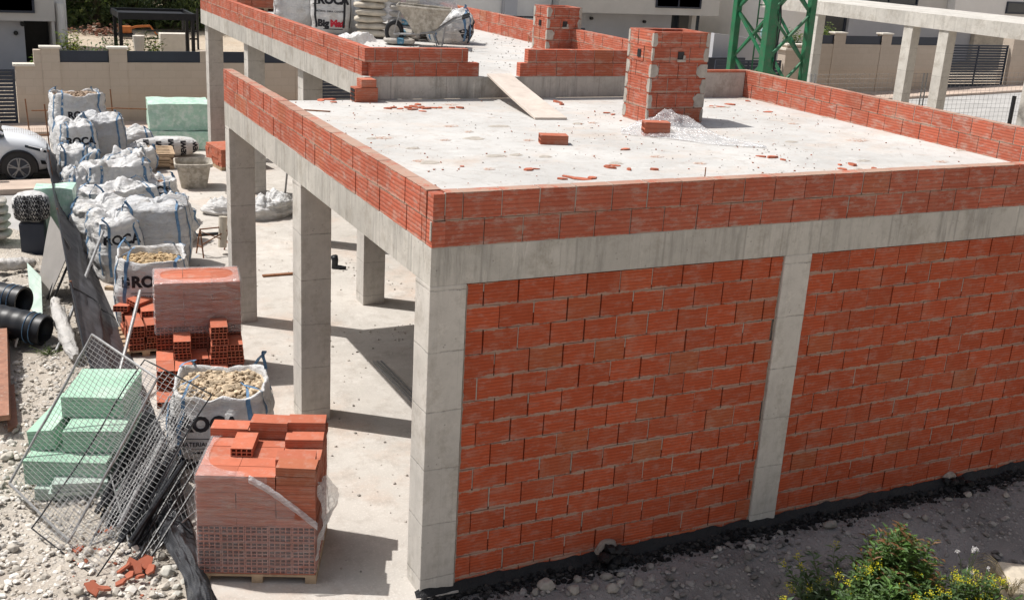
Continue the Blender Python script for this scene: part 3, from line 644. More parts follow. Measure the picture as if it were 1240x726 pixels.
for i, (px, py, a, b) in enumerate(((575, 168, .2, .14), (545, 153, .16, .1), (605, 153, .2, .1), (640, 170, .1, .09), (520, 197, .17, .12), (508, 195, .12, .09), (600, 189, .2, .1), (592, 205, .1, .08), (625, 188, .12, .08), (462, 167, .2, .1), (450, 168, .1, .07), (545, 127, .18, .1),
        (700, 150, .12, .09), (718, 149, .12, .08), (745, 198, .13, .08), (848, 198, .12, .08), (900, 120, .18, .1), (862, 130, .2, .1), (876, 130, .2, .1), (960, 150, .13, .08), (958, 172, .14, .08), (1040, 170, .26, .14), (1045, 195, .15, .07), (1140, 196, .16, .1), (1165, 182, .2, .1), (1075, 158, .2, .09), (1003, 142, .2, .09), (940, 127, .2, .08), (1040, 205, .1, .06),
        (568, 160, .09, .06), (660, 190, .12, .08), (795, 190, .14, .08), (500, 180, .12, .08), (540, 170, .1, .06))):
    patch(px, py, ZT, a * .8, b * .8, i, label=['thin crumbling ring of dried mortar on the roof slab', 'reddish smear of mortar and brick dust on the roof slab'][i % 2], mat=['lmortar', 'redust'][i % 2], grp=['dried mortar patches on the roof slab', 'reddish dust smears on the roof slab'][i % 2])
mb = MB(); rr = random.Random(5)
for i in range(1500):
    x = rr.uniform(.2, 8.1); y = rr.uniform(.3, 7.2)
    if fb((x, y, 0), .8) < rr.uniform(-.5, .25): continue
    s = rr.choice((.004, .006, .008, .013)); g = rr.uniform(.25, .6); cc = (g, g * .93, g * .85) if rr.random() < .6 else (.35, .13, .07)
    mb.rock((x, y, ZT + s * .3), s, cc, seed=i)
for i in range(900):
    x = rr.uniform(2.1, 6.8); y = rr.uniform(7.4, 18); s = rr.choice((.006, .01, .016)); g = rr.uniform(.15, .5); mb.rock((x, y, U + s * .3), s, (g, g * .93, g * .85), seed=i)
tag(mb.build('concrete_crumbs', 'rock'), 'grey and red crumbs of concrete and brick strewn over the roof slabs', 'rubble', kind='stuff')
def rod(name, a, b, r, label, cat='steel bar', mat='rust', group=None, n=6):
    mb = MB(); a = Vector(a); b = Vector(b); mb.bar((0, 0, 0), b - a, r, n); return tag(mb.build(name, mat, loc=tuple(a)), label, cat, group)
a = P(853, 218, ZT); rod('steel_bar', a, a + Vector((0, 0, .13)), .006, 'short steel bar standing up out of the roof slab behind the front parapet')
a = P(409, 167, ZT); rod('steel_bar', a, a + Vector((0.01, 0, .08)), .007, 'tiny steel stub standing behind the left parapet'); 
rod('steel_bar', P(368, 134, ZT) + Vector((0, 0, .01)), P(400, 136, ZT) + Vector((0, 0, .01)), .009, 'thin steel bar lying near the far left end of the lower roof slab')
rod('steel_bar', P(640, 52, U), P(639, 30, U + .3), .008, 'thin steel bar standing by the far parapet beside the far chimney')
a = PY(549, 20, 14.5); rod('steel_bar', (a.x, a.y, U), (a.x, a.y, U + .55), .008, 'thin steel bar standing against the far parapet behind the wheelbarrow')
a = PX(640, 30, 6.9); 
# ramp board
def ramp():
    tl = Vector((3.75, 7.30, 3.305)); tr = Vector((4.13, 7.30, 3.305)); bl = Vector((3.60, 5.42, ZT + .003)); br = Vector((4.04, 5.36, ZT + .003)); u = Vector((0, -.002, .026)); mb = MB()
    m = 10; vs = []
    for i in range(m + 1):
        f = i / m; l = bl.lerp(tl, f); r_ = br.lerp(tr, f); s = Vector((0, 0, -.012 * math.sin(math.pi * f))); vs += [l + s, r_ + s, r_ + s + u, l + s + u]
    fs = [(i * 4 + k_, i * 4 + (k_ + 1) % 4, (i + 1) * 4 + (k_ + 1) % 4, (i + 1) * 4 + k_) for i in range(m) for k_ in range(4)] + [(3, 2, 1, 0), (m * 4, m * 4 + 1, m * 4 + 2, m * 4 + 3)]
    mb.add(vs, fs); tag(mb.build('ramp_board', 'ply'), 'pale wooden board sloping as a ramp from the upper slab down to the lower roof', 'board')
ramp()
# plastic sheet bunched against the chimney and trailing right
def sheet_film():
    mb = MB(); n, m = 70, 26; A = [P(x, y, ZT) for x, y in ((750, 158), (775, 150), (800, 146), (830, 151), (870, 166), (925, 179))]; B = [P(x, y, ZT) for x, y in ((752, 163), (775, 166), (800, 168), (835, 172), (870, 177), (928, 180))]
    H = [.04, .12, .27, .22, .05, .02]
    def lp(L_, f):
        f *= len(L_) - 1; i = min(int(f), len(L_) - 2); return L_[i].lerp(L_[i + 1], f - i) if isinstance(L_[0], Vector) else L_[i] + (L_[i + 1] - L_[i]) * (f - i)
    def fn(u, v):
        p = lp(A, u).lerp(lp(B, u), v); h = lp(H, u); k_ = math.sin(math.pi * min(1, v * 1.15)) ** .6 if v < .87 else max(0, 1 - v) * 3
        z = ZT + .012 + h * max(0, k_) * (.62 + .4 * fb((u * 6, v * 2.5, 1), 1.2)) + .02 * abs(nz((u * 30, v * 9, 0))); return (p.x + .03 * nz((u * 11, v * 7, 3)), p.y + .05 * nz((u * 9, v * 5, 8)), z)
    mb.grid(fn, n, m); tag(mb.build('plastic_sheet', 'film3', smooth=True), 'crumpled clear plastic sheet bunched at the foot of the near chimney', 'plastic sheet')
sheet_film()
# ------------------------------------------------------------------ writing laid onto a surface
def text_mesh(txt, size, bold=0.0, sx=1.0):
    cu = bpy.data.curves.new('t', 'FONT'); cu.body = txt; cu.size = size; cu.align_x = 'CENTER'; cu.align_y = 'CENTER'; cu.offset = bold; cu.resolution_u = 3
    o = bpy.data.objects.new('t', cu); C.objects.link(o); bpy.context.view_layer.update()
    me = bpy.data.meshes.new_from_object(o); bpy.data.objects.remove(o); bpy.data.curves.remove(cu)
    bm = bmesh.new(); bm.from_mesh(me); bmesh.ops.triangulate(bm, faces=bm.faces[:])
    for _ in range(3):
        es = [e for e in bm.edges if e.calc_length() > .05]
        if es: bmesh.ops.subdivide_edges(bm, edges=es, cuts=1); bmesh.ops.triangulate(bm, faces=bm.faces[:])
    vs = [(v.co.x * sx, v.co.y) for v in bm.verts]; fs = [tuple(v.index for v in f.verts) for f in bm.faces]; bm.free(); bpy.data.meshes.remove(me); return vs, fs
def letter(parts, obj, parent, ang, zc, mat='ink', off=.006, tilt=0, xc=0.0, name='lettering'):
    """parts: (txt, size, x, z, bold); laid on obj (local coords) on the side facing direction ang"""
    me = obj.data; bvh = BVHTree.FromPolygons([v.co for v in me.vertices], [p.vertices for p in me.polygons])
    mb = MB(); out = Vector((math.cos(ang), math.sin(ang), 0)); rt = Vector((-out.y, out.x, 0))
    for (txt, size, x, z, bold, *sx) in parts:
        if txt is None:      # plain bar
            w_, h_ = size; vs = [(-w_ / 2 + w_ * i / 8, -h_ / 2 + h_ * j) for j in (0, 1) for i in range(9)]; fs = [(i, i + 1, i + 10, i + 9) for i in range(8)]
        else: vs, fs = text_mesh(txt, size, bold, sx[0] if sx else 1.0)
        P3 = []
        for (a, b) in vs:
            a2, b2 = (x + a) * math.cos(tilt) - (z + b) * math.sin(tilt), (x + a) * math.sin(tilt) + (z + b) * math.cos(tilt)
            o = out * 3 + rt * (a2 + xc) + Vector((0, 0, zc + b2)); h = bvh.ray_cast(o, -out)
            P3.append((h[0] + out * off) if h[0] else None)
        ok = [f for f in fs if all(P3[i] is not None for i in f) and max((P3[f[0]] - P3[f[1]]).length, (P3[f[1]] - P3[f[2]]).length) < .14]
        P3 = [p if p is not None else Vector((0, 0, 0)) for p in P3]; mb.add(P3, ok)
    return mb.build(name, mat, parent)

# ------------------------------------------------------------------ big bags
def bulk_bag(label, x, y, rz, w=.9, d=.9, h=.9, top='open', seed=0, z=0.0, fillc=(.55, .44, .30), group='big white rubble bags', mat='sack', strap='strap', sag=.0, lean=(0, 0), straps=True, fill_h=.10, text=None, loops=True, grey_side=False, name='bulk_bag', cat='rubble bag', wr=1.0, ex=5.0, loopc=None):
    t = thing(name, label, cat, (x, y, z), rz, group); sd = seed * 13.7 + 1
    def rad(a, v):
        c, s = math.cos(a), math.sin(a); e = ex; r = 1 / ((abs(c) / (w / 2)) ** e + (abs(s) / (d / 2)) ** e) ** (1 / e)
        bul = 1 + .09 * math.sin(math.pi * min(1, v * 1.05)) - .05 * (1 - v) ** 3 - .05 * v ** 3
        return r * bul
    def top_z(a):
        return h * (1 - sag * (.5 + .5 * math.cos(a - seed)) + .05 * nz((math.cos(a) * 2, math.sin(a) * 2, sd), 1.4) + .05 * abs(math.cos(2 * a + .0)) * 0 + .045 * (abs(math.sin(2 * a))) ** 3)
    def surf(a, v, off=0.0):
        r = rad(a, v); zt = top_z(a); zz = zt * v
        p = Vector((math.cos(a) * r, math.sin(a) * r, zz))
        wn = .030 * wr * fb((p.x * 1.0, p.y * 1.0, p.z * 3.2), 2.0, sd) + .016 * wr * fb((p.x * 3, p.y * 3, p.z * 1.2), 3.0, sd + 5) * (.4 + v)
        if v < .05: wn *= v / .05
        n_ = Vector((math.cos(a), math.sin(a), 0)); p += n_ * (wn + off)
        p.x += lean[0] * zz; p.y += lean[1] * zz
        return p
    mb = MB(); N, V_ = 84, 26
    g0 = .62 if grey_side else 1
    rings = [[surf(2 * math.pi * i / N, j / V_) for i in range(N)] for j in range(V_ + 1)]
    if top == 'open':
        for q, (f, dz) in enumerate(((.965, .006), (.93, -.03), (.90, -.10), (.86, -.2))):
            rings.append([Vector((rings[V_][i].x * f, rings[V_][i].y * f, rings[V_][i].z + dz)) for i in range(N)])
    elif top == 'closed':
        for q in range(1, 12):
            f = 1 - q / 11.5; rg = []
            for i in range(N):
                b = rings[V_][i]; a = 2 * math.pi * i / N
                zz = b.z + .07 * math.sin(math.pi * min(1, (1 - f) * 1.1)) + .085 * wr * fb((b.x * f * 2, b.y * f * 2, seed), 2.3, sd) * (1 - f * .5) + .02 * wr * nz((a * 5, f * 3, sd), 1.5) * f
                rg.append(Vector((b.x * f, b.y * f, zz)))
            rings.append(rg)
    elif top == 'slump':       # rim folded outward / inward unevenly, half-empty
        for q in range(1, 10):
            f = 1 - q / 10.5; rg = []
            for i in range(N):
                b = rings[V_][i]; a = 2 * math.pi * i / N
                zz = b.z + .16 * fb((b.x * f * 1.5, b.y * f * 1.5, seed), 1.8, sd) - .22 * (1 - f) * (1.0 + .5 * math.sin(a + seed)) + .06 * abs(math.sin(3 * a + 4 * f)) * f
                rg.append(Vector((b.x * f, b.y * f, zz)))
            rings.append(rg)
    vs = [p for r_ in rings for p in r_]; fs = [(j * N + i, j * N + (i + 1) % N, (j + 1) * N + (i + 1) % N, (j + 1) * N + i) for j in range(len(rings) - 1) for i in range(N)]
    fs.append(tuple(range(N))[::-1])
    if top != 'open': fs.append(tuple((len(rings) - 1) * N + i for i in range(N)))
    mb.add(vs, fs); sack = mb.build('sack', mat, t, smooth=True)
    if top == 'open' or top == 'slump':
        mb = MB(); zf = h * (1 - sag * .6) - fill_h
        def ff(u, v):
            a = 2 * math.pi * u; b = surf(a, 1.0); k_ = v * (.93 if top == 'open' else .55); p = Vector((b.x * k_, b.y * k_, zf + .05 * (1 - v) + .03 * fb((b.x * k_ * 5, b.y * k_ * 5, sd), 1.4))); return p
        mb.grid(ff, 40, 12, fillc, 0, closed=True)
        rr = random.Random(seed)
        for q in range(420 if w > .6 else 60):
            a = rr.random() * 6.28; k_ = rr.random() ** .5 * (.85 if top == 'open' else .5); b = surf(a, 1.0); g = rr.uniform(.6, 1.35); r_ = .012 + .034 * rr.random() ** 2
            mb.rock((b.x * k_, b.y * k_, zf + .05 * (1 - k_) + r_ * .4), r_, tuple(min(.8, c * g) for c in fillc), (1, .8, .5), seed=q + seed * 99)
        mb.build('fill', 'rock', t)
    if straps:
        for q in range(4):
            a0 = math.atan2(d, w) if q % 2 == 0 else math.pi - math.atan2(d, w); a0 += math.pi * (q // 2)
            mb = MB(); pts = []; wd = .024
            for side in (-1, 1):
                a1 = a0 + side * .17
                vs = []; m = 16
                for j in range(m + 1):
                    v = .12 + .88 * j / m; wq = wd / rad(a1, v)
                    for s_ in (-1, 0, 1): vs.append(surf(a1 + s_ * wq * .8, v, .007))
                mb.add(vs, [(j * 3 + k_, j * 3 + k_ + 1, j * 3 + k_ + 4, j * 3 + k_ + 3) for j in range(m) for k_ in (0, 1)])
            if loops:
                pA = surf(a0 - .17, 1.0, .004); pB = surf(a0 + .17, 1.0, .004); rr = random.Random(seed * 5 + q); inn = -Vector((math.cos(a0), math.sin(a0), 0)); hh = rr.uniform(.05, .17); fall = rr.uniform(-.05, .30)
                vs = []; m = 14; tn = Vector((-math.sin(a0), math.cos(a0), 0))
                for j in range(m + 1):
                    f = j / m; c = pA.lerp(pB, f) + Vector((0, 0, 1)) * hh * math.sin(math.pi * f) ** .6 + inn * fall * math.sin(math.pi * f) + tn * .05 * math.sin(2 * math.pi * f + rr.random() * .2)
                    wv = Vector((0, 0, .5)) * wd * .6 + inn * wd * .9
                    vs += [c - wv, c, c + wv]
                mb.add(vs, [(j * 3 + k_, j * 3 + k_ + 1, j * 3 + k_ + 4, j * 3 + k_ + 3) for j in range(m) for k_ in (0, 1)])
            mb.build('strap', strap, t, smooth=True)
    if text: 
        for kw in text: letter(parent=t, obj=sack, **kw)
    return t
ROCA = [('ROCA', .20, .05, .0, .010, 1.0), (None, (.09, .012), -.30, .06, 0), (None, (.09, .012), -.30, -.06, 0), (None, (.012, .12), -.34, .0, 0), ('G', .12, -.29, 0, .006)]
SMALL = [(None, (.48, .007), .0, -.14, 0), ('MATERIAL, OBRA', .06, .0, -.20, .001), (None, (.48, .005), .0, -.245, 0), (None, (.30, .02), .03, -.29, 0)]
def roca_text(ang, zc, xc=0.0, tilt=0.0, mat=True):
    return [dict(parts=ROCA + SMALL, ang=ang, zc=zc, xc=xc, tilt=tilt), dict(parts=[('Big', .17, -.14, -.42, .008)], ang=ang, zc=zc, xc=xc, tilt=tilt), dict(parts=[('Mat', .17, .12, -.42, .008)], ang=ang, zc=zc, xc=xc, tilt=tilt, mat='redink')]
A_ = math.pi
# nearest rubble bag
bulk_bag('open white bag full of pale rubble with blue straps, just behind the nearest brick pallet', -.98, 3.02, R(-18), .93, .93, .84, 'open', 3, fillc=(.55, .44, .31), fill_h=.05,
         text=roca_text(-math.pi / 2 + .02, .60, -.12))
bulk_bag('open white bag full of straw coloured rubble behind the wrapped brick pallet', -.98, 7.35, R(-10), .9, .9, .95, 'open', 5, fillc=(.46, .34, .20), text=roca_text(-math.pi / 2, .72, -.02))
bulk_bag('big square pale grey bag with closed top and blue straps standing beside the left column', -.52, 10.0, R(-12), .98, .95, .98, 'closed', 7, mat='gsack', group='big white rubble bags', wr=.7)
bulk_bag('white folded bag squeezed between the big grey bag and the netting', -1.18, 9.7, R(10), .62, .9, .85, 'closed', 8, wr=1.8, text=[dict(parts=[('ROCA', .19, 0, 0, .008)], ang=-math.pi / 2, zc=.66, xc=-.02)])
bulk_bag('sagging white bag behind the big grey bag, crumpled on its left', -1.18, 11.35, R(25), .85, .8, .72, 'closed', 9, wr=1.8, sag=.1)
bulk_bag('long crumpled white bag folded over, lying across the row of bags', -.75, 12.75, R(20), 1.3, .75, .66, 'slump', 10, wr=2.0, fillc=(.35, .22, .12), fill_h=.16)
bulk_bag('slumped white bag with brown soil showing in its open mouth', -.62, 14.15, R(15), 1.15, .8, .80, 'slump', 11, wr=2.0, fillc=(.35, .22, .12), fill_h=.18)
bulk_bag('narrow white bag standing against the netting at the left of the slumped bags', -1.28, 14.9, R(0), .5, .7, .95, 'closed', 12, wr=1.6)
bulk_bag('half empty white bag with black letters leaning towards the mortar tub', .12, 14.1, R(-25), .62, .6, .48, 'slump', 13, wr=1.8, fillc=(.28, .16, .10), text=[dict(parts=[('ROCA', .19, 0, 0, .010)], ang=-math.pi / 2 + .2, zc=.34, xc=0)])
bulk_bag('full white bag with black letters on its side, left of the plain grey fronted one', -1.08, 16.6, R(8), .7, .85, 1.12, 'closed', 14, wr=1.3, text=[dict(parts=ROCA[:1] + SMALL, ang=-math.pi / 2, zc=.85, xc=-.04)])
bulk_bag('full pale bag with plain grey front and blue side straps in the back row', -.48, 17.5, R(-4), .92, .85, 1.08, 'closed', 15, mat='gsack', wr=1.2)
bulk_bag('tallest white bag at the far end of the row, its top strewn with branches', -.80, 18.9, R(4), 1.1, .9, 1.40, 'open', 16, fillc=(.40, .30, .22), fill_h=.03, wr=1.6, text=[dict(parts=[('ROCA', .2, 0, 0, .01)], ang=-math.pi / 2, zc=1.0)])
bulk_bag('small white sack stuffed between the standing bags and the pallet', .22, 17.2, R(30), .6, .55, .46, 'closed', 17, wr=2.2)
bulk_bag('low white bag with a patterned side beside the printed insulation roll', .25, 19.0, R(0), 1.0, .6, .52, 'closed', 18, wr=1.6)
for (x_, y_, w__, h__, sd_, top_, lb_) in ((.18, 12.7, .6, .42, 41, 'closed', 'small slumped white sack at the right end of the folded bag'), (-1.38, 13.5, .5, .75, 42, 'closed', 'crumpled white sack wedged between netting and folded bag'), (-.25, 15.7, .8, .62, 43, 'slump', 'half empty white bag in the gap before the tall back row'), (-1.05, 15.7, .65, .7, 44, 'closed', 'wrinkled white bag in the middle of the row against the netting'), (.05, 11.4, .55, .5, 45, 'closed', 'small wrinkled white sack behind the right corner of the big grey bag')):
    bulk_bag(lb_, x_, y_, R(sd_ * 37), w__, w__ * .85, h__, top_, sd_, wr=2.3, fillc=(.33, .22, .13), ex=3.0, fill_h=.14)
# bags on the upper slab
bulk_bag('white bag printed ROCA and BigMat standing on the upper slab behind the parapet', 3.35, 13.55, R(-22), .72, .72, 1.0, 'closed', 21, z=U, strap='ink', wr=.5, group='bags on the upper slab', loops=False,
         text=[dict(parts=[('ROCA', .2, .05, .0, .012), (None, (.11, .014), -.27, .07, 0), (None, (.11, .014), -.27, -.07, 0), (None, (.014, .14), -.32, .0, 0), (None, (.05, .02), -.25, 0, 0), ('MATERIAL  OBRA  CONSTRU', .042, .0, -.2, .001)], ang=-math.pi / 2 + .02, zc=.62), dict(parts=[('Big', .17, -.13, -.42, .010)], ang=-math.pi / 2 + .02, zc=.62), dict(parts=[('Mat', .17, .13, -.42, .010)], ang=-math.pi / 2 + .02, zc=.62, mat='redink'), dict(parts=[(None, (.36, .014), .05, -.52, 0)], ang=-math.pi / 2 + .02, zc=.62)])
bulk_bag('plain white bag on the upper slab to the left of the printed bag', 2.92, 14.45, R(-15), .8, .75, .95, 'closed', 22, z=U, strap='sack', wr=.8, group='bags on the upper slab', loops=False)
bulk_bag('sagging white bag with dark markings on the open floor to the right of the wheelbarrow', 5.12, 12.0, R(-20), .80, .62, .52, 'closed', 23, z=U, wr=1.3, group='bags on the upper slab', ex=2.6, sag=.15, text=[dict(parts=[('ROCA', .2, 0, .0, .02), ('BigMat', .16, 0, -.15, .012)], ang=R(-15), zc=.3, tilt=.5)])

for (px_, py_, w__, h__, sd_, lb_) in ((420, 40, .62, .42, 51, 'small white sack squeezed between the printed bag and the cement bags'), (436, 30, .7, .75, 52, 'rumpled grey white bag behind the left pile of cement bags'), (470, 22, .8, .9, 53, 'tall rumpled bag behind the middle pile of cement bags'), (515, 18, .8, .8, 54, 'rumpled bag behind the right pile of cement bags')):
    q = P(px_, py_, U); bulk_bag(lb_, q.x, q.y, R(sd_ * 31), w__, w__ * .8, h__, 'closed', sd_, z=U, wr=2.2, ex=3.0, group='bags on the upper slab', loops=False, strap='sack')
# ------------------------------------------------------------------ brick pallets
def pallet_mb(w, d):
    mb = MB(); 
    for i in range(3): mb.box((-w / 2 + i * (w - .09) / 2, -d / 2, 0), (-w / 2 + i * (w - .09) / 2 + .09, d / 2, .06))
    for i in range(6): mb.box((-w / 2, -d / 2 + i * (d - .1) / 5, .06), (w / 2, -d / 2 + i * (d - .1) / 5 + .1, .08))
    return mb
def face_block(mb, w, d, layers, end_layers, L=.32, lz=.075, ly=.18, z0=.08, seed=1):
    """bricks packed tight; lower layers show their hollow ends to the front, upper ones their long side"""
    rr = random.Random(seed); z = z0
    for k_ in range(layers):
        if k_ < end_layers:
            n = round(w / ly); cw = w / n
            for i in range(n):
                x0 = -w / 2 + i * cw + .002; x1 = x0 + cw - .004; c = rc(rr); o = rr.uniform(-.002, .002)
                # frame of the hollow end, real openings
                t = .009; nx, nq = 4, 2; a = (x1 - x0 - t * (nx + 1)) / nx; b = (lz - .003 - t * (nq + 1)) / nq; yf = -d / 2 + o
                mb.box((x0, yf + .05, z), (x1, d / 2 - .05, z + lz - .003), (.2, .1, .2), 1)
                for q in range(nx + 1): mb.box((x0 + q * (a + t), yf, z), (x0 + q * (a + t) + t, yf + .049, z + lz - .003), c)
                for q in range(nq + 1): mb.box((x0 + t * .5, yf + .0015, z + q * (b + t)), (x1 - t * .5, yf + .0485, z + q * (b + t) + t), c)
                mb.box((x0, d / 2 - .049, z), (x1, d / 2 + o, z + lz - .003), c)
            mb.box((-w / 2, -d / 2 + .05, z), (-w / 2 + .005, d / 2 - .05, z + lz - .003), rc(rr)); mb.box((w / 2 - .005, -d / 2 + .05, z), (w / 2, d / 2 - .05, z + lz - .003), rc(rr))
        else:
            n = round(w / L); cw = w / n; m = round(d / ly); dw = d / m
            for i in range(n):
                for j in range(m):
                    if 0 < i < n - 1 and 0 < j < m - 1 and k_ < layers - 1: continue
                    o = rr.uniform(-.003, .003); mb.box((-w / 2 + i * cw + .002 + o, -d / 2 + j * dw + .002 + o, z), (-w / 2 + (i + 1) * cw - .002 + o, -d / 2 + (j + 1) * dw - .002 + o, z + lz - .003), rc(rr))
        z += lz
    return z
def wrap_mb(w, d, z0, z1, seed, hole=True, bulge=.006, cut=None, topfold=.13):
    """stretch film: four sides, and a rim folded over the top leaving an oval opening"""
    mb = MB(); N = 96
    def cor(a, o):
        c, s = math.cos(a), math.sin(a); k_ = 1 / max(abs(c) / (w / 2 + o), abs(s) / (d / 2 + o)); return c * k_, s * k_
    angs = [2 * math.pi * i / N for i in range(N)]
    Z = 16; rings = []
    for j in range(Z + 1):
        z = z0 + (z1 - z0) * j / Z; rg = []
        for a in angs:
            x, y = cor(a, bulge + .010 * abs(fb((math.cos(a) * 2, math.sin(a) * 2, z * 6), 1.5, seed)) + (.0 if j < Z else .002)); rg.append(Vector((x, y, z)))
        rings.append(rg)
    for q in range(1, 6):
        f = q / 5; rg = []
        for a in angs:
            x, y = cor(a, .006); ex_, ey_ = math.cos(a) * (w / 2 - topfold * .35), math.sin(a) * (d / 2 - topfold * .35)
            e4 = 1 / ((abs(math.cos(a)) / (w / 2 - topfold * .35)) ** 3 + (abs(math.sin(a)) / (d / 2 - topfold * .45)) ** 3) ** (1 / 3); ex_, ey_ = math.cos(a) * e4, math.sin(a) * e4
            rg.append(Vector((x + (ex_ - x) * f, y + (ey_ - y) * f, z1 + .006 + .012 * abs(nz((a * 4, f * 3, seed), 1)) * f)))
        rings.append(rg)
    vs = [p for r_ in rings for p in r_]; fs = []
    for j in range(len(rings) - 1):
        for i in range(N):
            c = sum((rings[j][i] + rings[j + 1][(i + 1) % N]), Vector()) if False else (rings[j][i] + rings[j + 1][(i + 1) % N]) / 2
            if cut and cut(c): continue
            fs.append((j * N + i, j * N + (i + 1) % N, (j + 1) * N + (i + 1) % N, (j + 1) * N + i))
    mb.add(vs, fs); return mb
# nearest pallet: placed by its base corners
a = Vector((-1.64, .84, 0)); b = Vector((-.70, .45, 0)); yaw = math.atan2(b.y - a.y, b.x - a.x); ex_ = Vector((math.cos(yaw), math.sin(yaw), 0)); ey_ = Vector((-ex_.y, ex_.x, 0))
W1, D1 = .97, .92
c1 = a + ex_ * W1 / 2 + ey_ * D1 / 2
p1 = thing('brick_pallet', 'pallet of hollow bricks in torn clear film, nearest the corner column, loose bricks on top', 'brick pallet', tuple(c1), yaw, 'pallets of hollow bricks')
pallet_mb(W1, D1).build('pallet', 'wood', p1)
mb = MB(); ztop = face_block(mb, W1 - .01, D1 - .01, 12, 6, seed=3); mb.build('stacked_bricks', ['brick', 'brick'], p1)
cut1 = lambda c: (c.x > .10 and c.z > ztop - .42 + (0.46 - c.x) * .9 and c.y < .3) or (c.z > ztop - .005 and c.x > -.1 and c.y < .25) or (c.x > .3 and c.z > .6 and c.y < .44)
wrap_mb(W1, D1, .10, ztop + .005, 3, cut=cut1).build('stretch_film', 'film', p1, smooth=True)
# loose flap of film on the right side
mb = MB()
def flap(u, v):
    return (W1 / 2 + .012 + .11 * math.sin(math.pi * min(1, v * 1.2)) * (.4 + u * .6) + .03 * nz((u * 6, v * 5, 1), 1.5), -D1 / 2 - .01 + .62 * u + .02 * nz((v * 6, u, 4), 1), .22 + (.70) * (1 - v) * (1 - .3 * u) + .03 * nz((u * 7, v * 3, 2), 1))
mb.grid(flap, 26, 26); 
def flap2(u, v):
    x = -.05 + .55 * u; return (x, -D1 / 2 - .015 - .022 * math.sin(math.pi * v) - .008 * abs(nz((u * 9, v * 7, 5), 1)), ztop + .02 - .42 * u ** 1.2 - .07 * v + .01 * nz((u * 12, v * 4, 0), 1))
mb.grid(flap2, 30, 8); mb.build('loose_film', 'film2', p1, smooth=True)
def on(cx, cy, z, rz=0, **k):
    q = c1 + ex_ * cx + ey_ * cy; return brick((q.x, q.y, z), yaw + rz, **k)
g1 = 'loose hollow bricks on top of the nearest pallet'
zt = ztop
on(-.17, .05, zt + .0, R(90), label='single hollow brick standing on the nearest pallet with its four openings facing forward', group=g1)
lay = [(-.33, .36, 1), (-.33, .17, 0), (.0, .33, 2), (.0, .14, 0), (.33, .36, 2), (.33, .17, 1), (.33, -.02, 0), (.30, -.21, 1), (-.02, -.10, 0), (.33, -.36, 1), (0.02, -.33, 0)]
names = ['loose brick at the back left of the nearest pallet', 'loose brick on the left of the nearest pallet, second from the back', 'brick of the back middle pile on the nearest pallet', 'loose brick in the middle of the nearest pallet', 'brick of the back right pile on the nearest pallet',
         'brick of the right pile on the nearest pallet, second from the back', 'loose brick at the right edge of the nearest pallet', 'brick near the front right corner of the nearest pallet', 'loose brick in the front middle of the nearest pallet', 'brick at the front right corner of the nearest pallet', 'brick at the front middle edge of the nearest pallet']
for (cx, cy, n), nm in zip(lay, names):
    for q in range(n): on(cx + rnd.uniform(-.012, .012), cy + rnd.uniform(-.006, .006), zt + .002 + q * .076, rnd.uniform(-.04, .04), label=nm, group=g1)
# second pallet with its front half taken down in steps
yaw2 = R(-9); e2 = Vector((math.cos(yaw2), math.sin(yaw2), 0)); f2 = Vector((-e2.y, e2.x, 0))
W2, D2 = .98, .62
c2 = Vector((-1.27, 5.27, 0)) + e2 * W2 / 2 + f2 * D2 / 2
p2 = thing('brick_pallet', 'pallet of hollow bricks wrapped in film on top, its front half taken down in steps', 'brick pallet', tuple(c2), yaw2, 'pallets of hollow bricks')
mbp = pallet_mb(W2, D2 + .75)
for i, v in enumerate(mbp.v): mbp.v[i] = (v[0], v[1] - .37, v[2])
mbp.build('pallet', 'wood', p2)
mb = MB(); zt2 = face_block(mb, W2 - .01, D2 - .01, 15, 8, seed=9); mb.build('stacked_bricks', ['brick', 'brick'], p2)
wrap_mb(W2, D2, zt2 - .62, zt2 + .006, 8, topfold=.22).build('stretch_film', film_mat('second_film', .20, (.86, .80, .80), 4, .35), p2, smooth=True)
hA = [4, 7, 4, 9, 6]; hB = [4, 4, 2, 3, 2]; hC = [1, 1, 1, 1, 1]
g2 = 'hollow bricks stepped down in front of the wrapped pallet'; cn = ['left', 'second from left', 'middle', 'second from right', 'right']; rn = ['back', 'middle', 'front']
for ri, hs in enumerate((hA, hB, hC)):
    for ci, n in enumerate(hs):
        for q in range(n):
            lx = -W2 / 2 + (ci + .5) * W2 / 5 + rnd.uniform(-.008, .008) + (.02 if (ci == 3 and q > 3) else 0); lyy = -D2 / 2 - .18 - ri * .325 + rnd.uniform(-.012, .012)
            p = c2 + e2 * lx + f2 * lyy; lab = 'hollow brick in the %s column of the %s row of the stepped stack' % (cn[ci], rn[ri])
            brick((p.x, p.y, .082 + q * .0765), yaw2 + R(90) + rnd.uniform(-.03, .03), lab, g2, sc=(1, 1.05, 1))
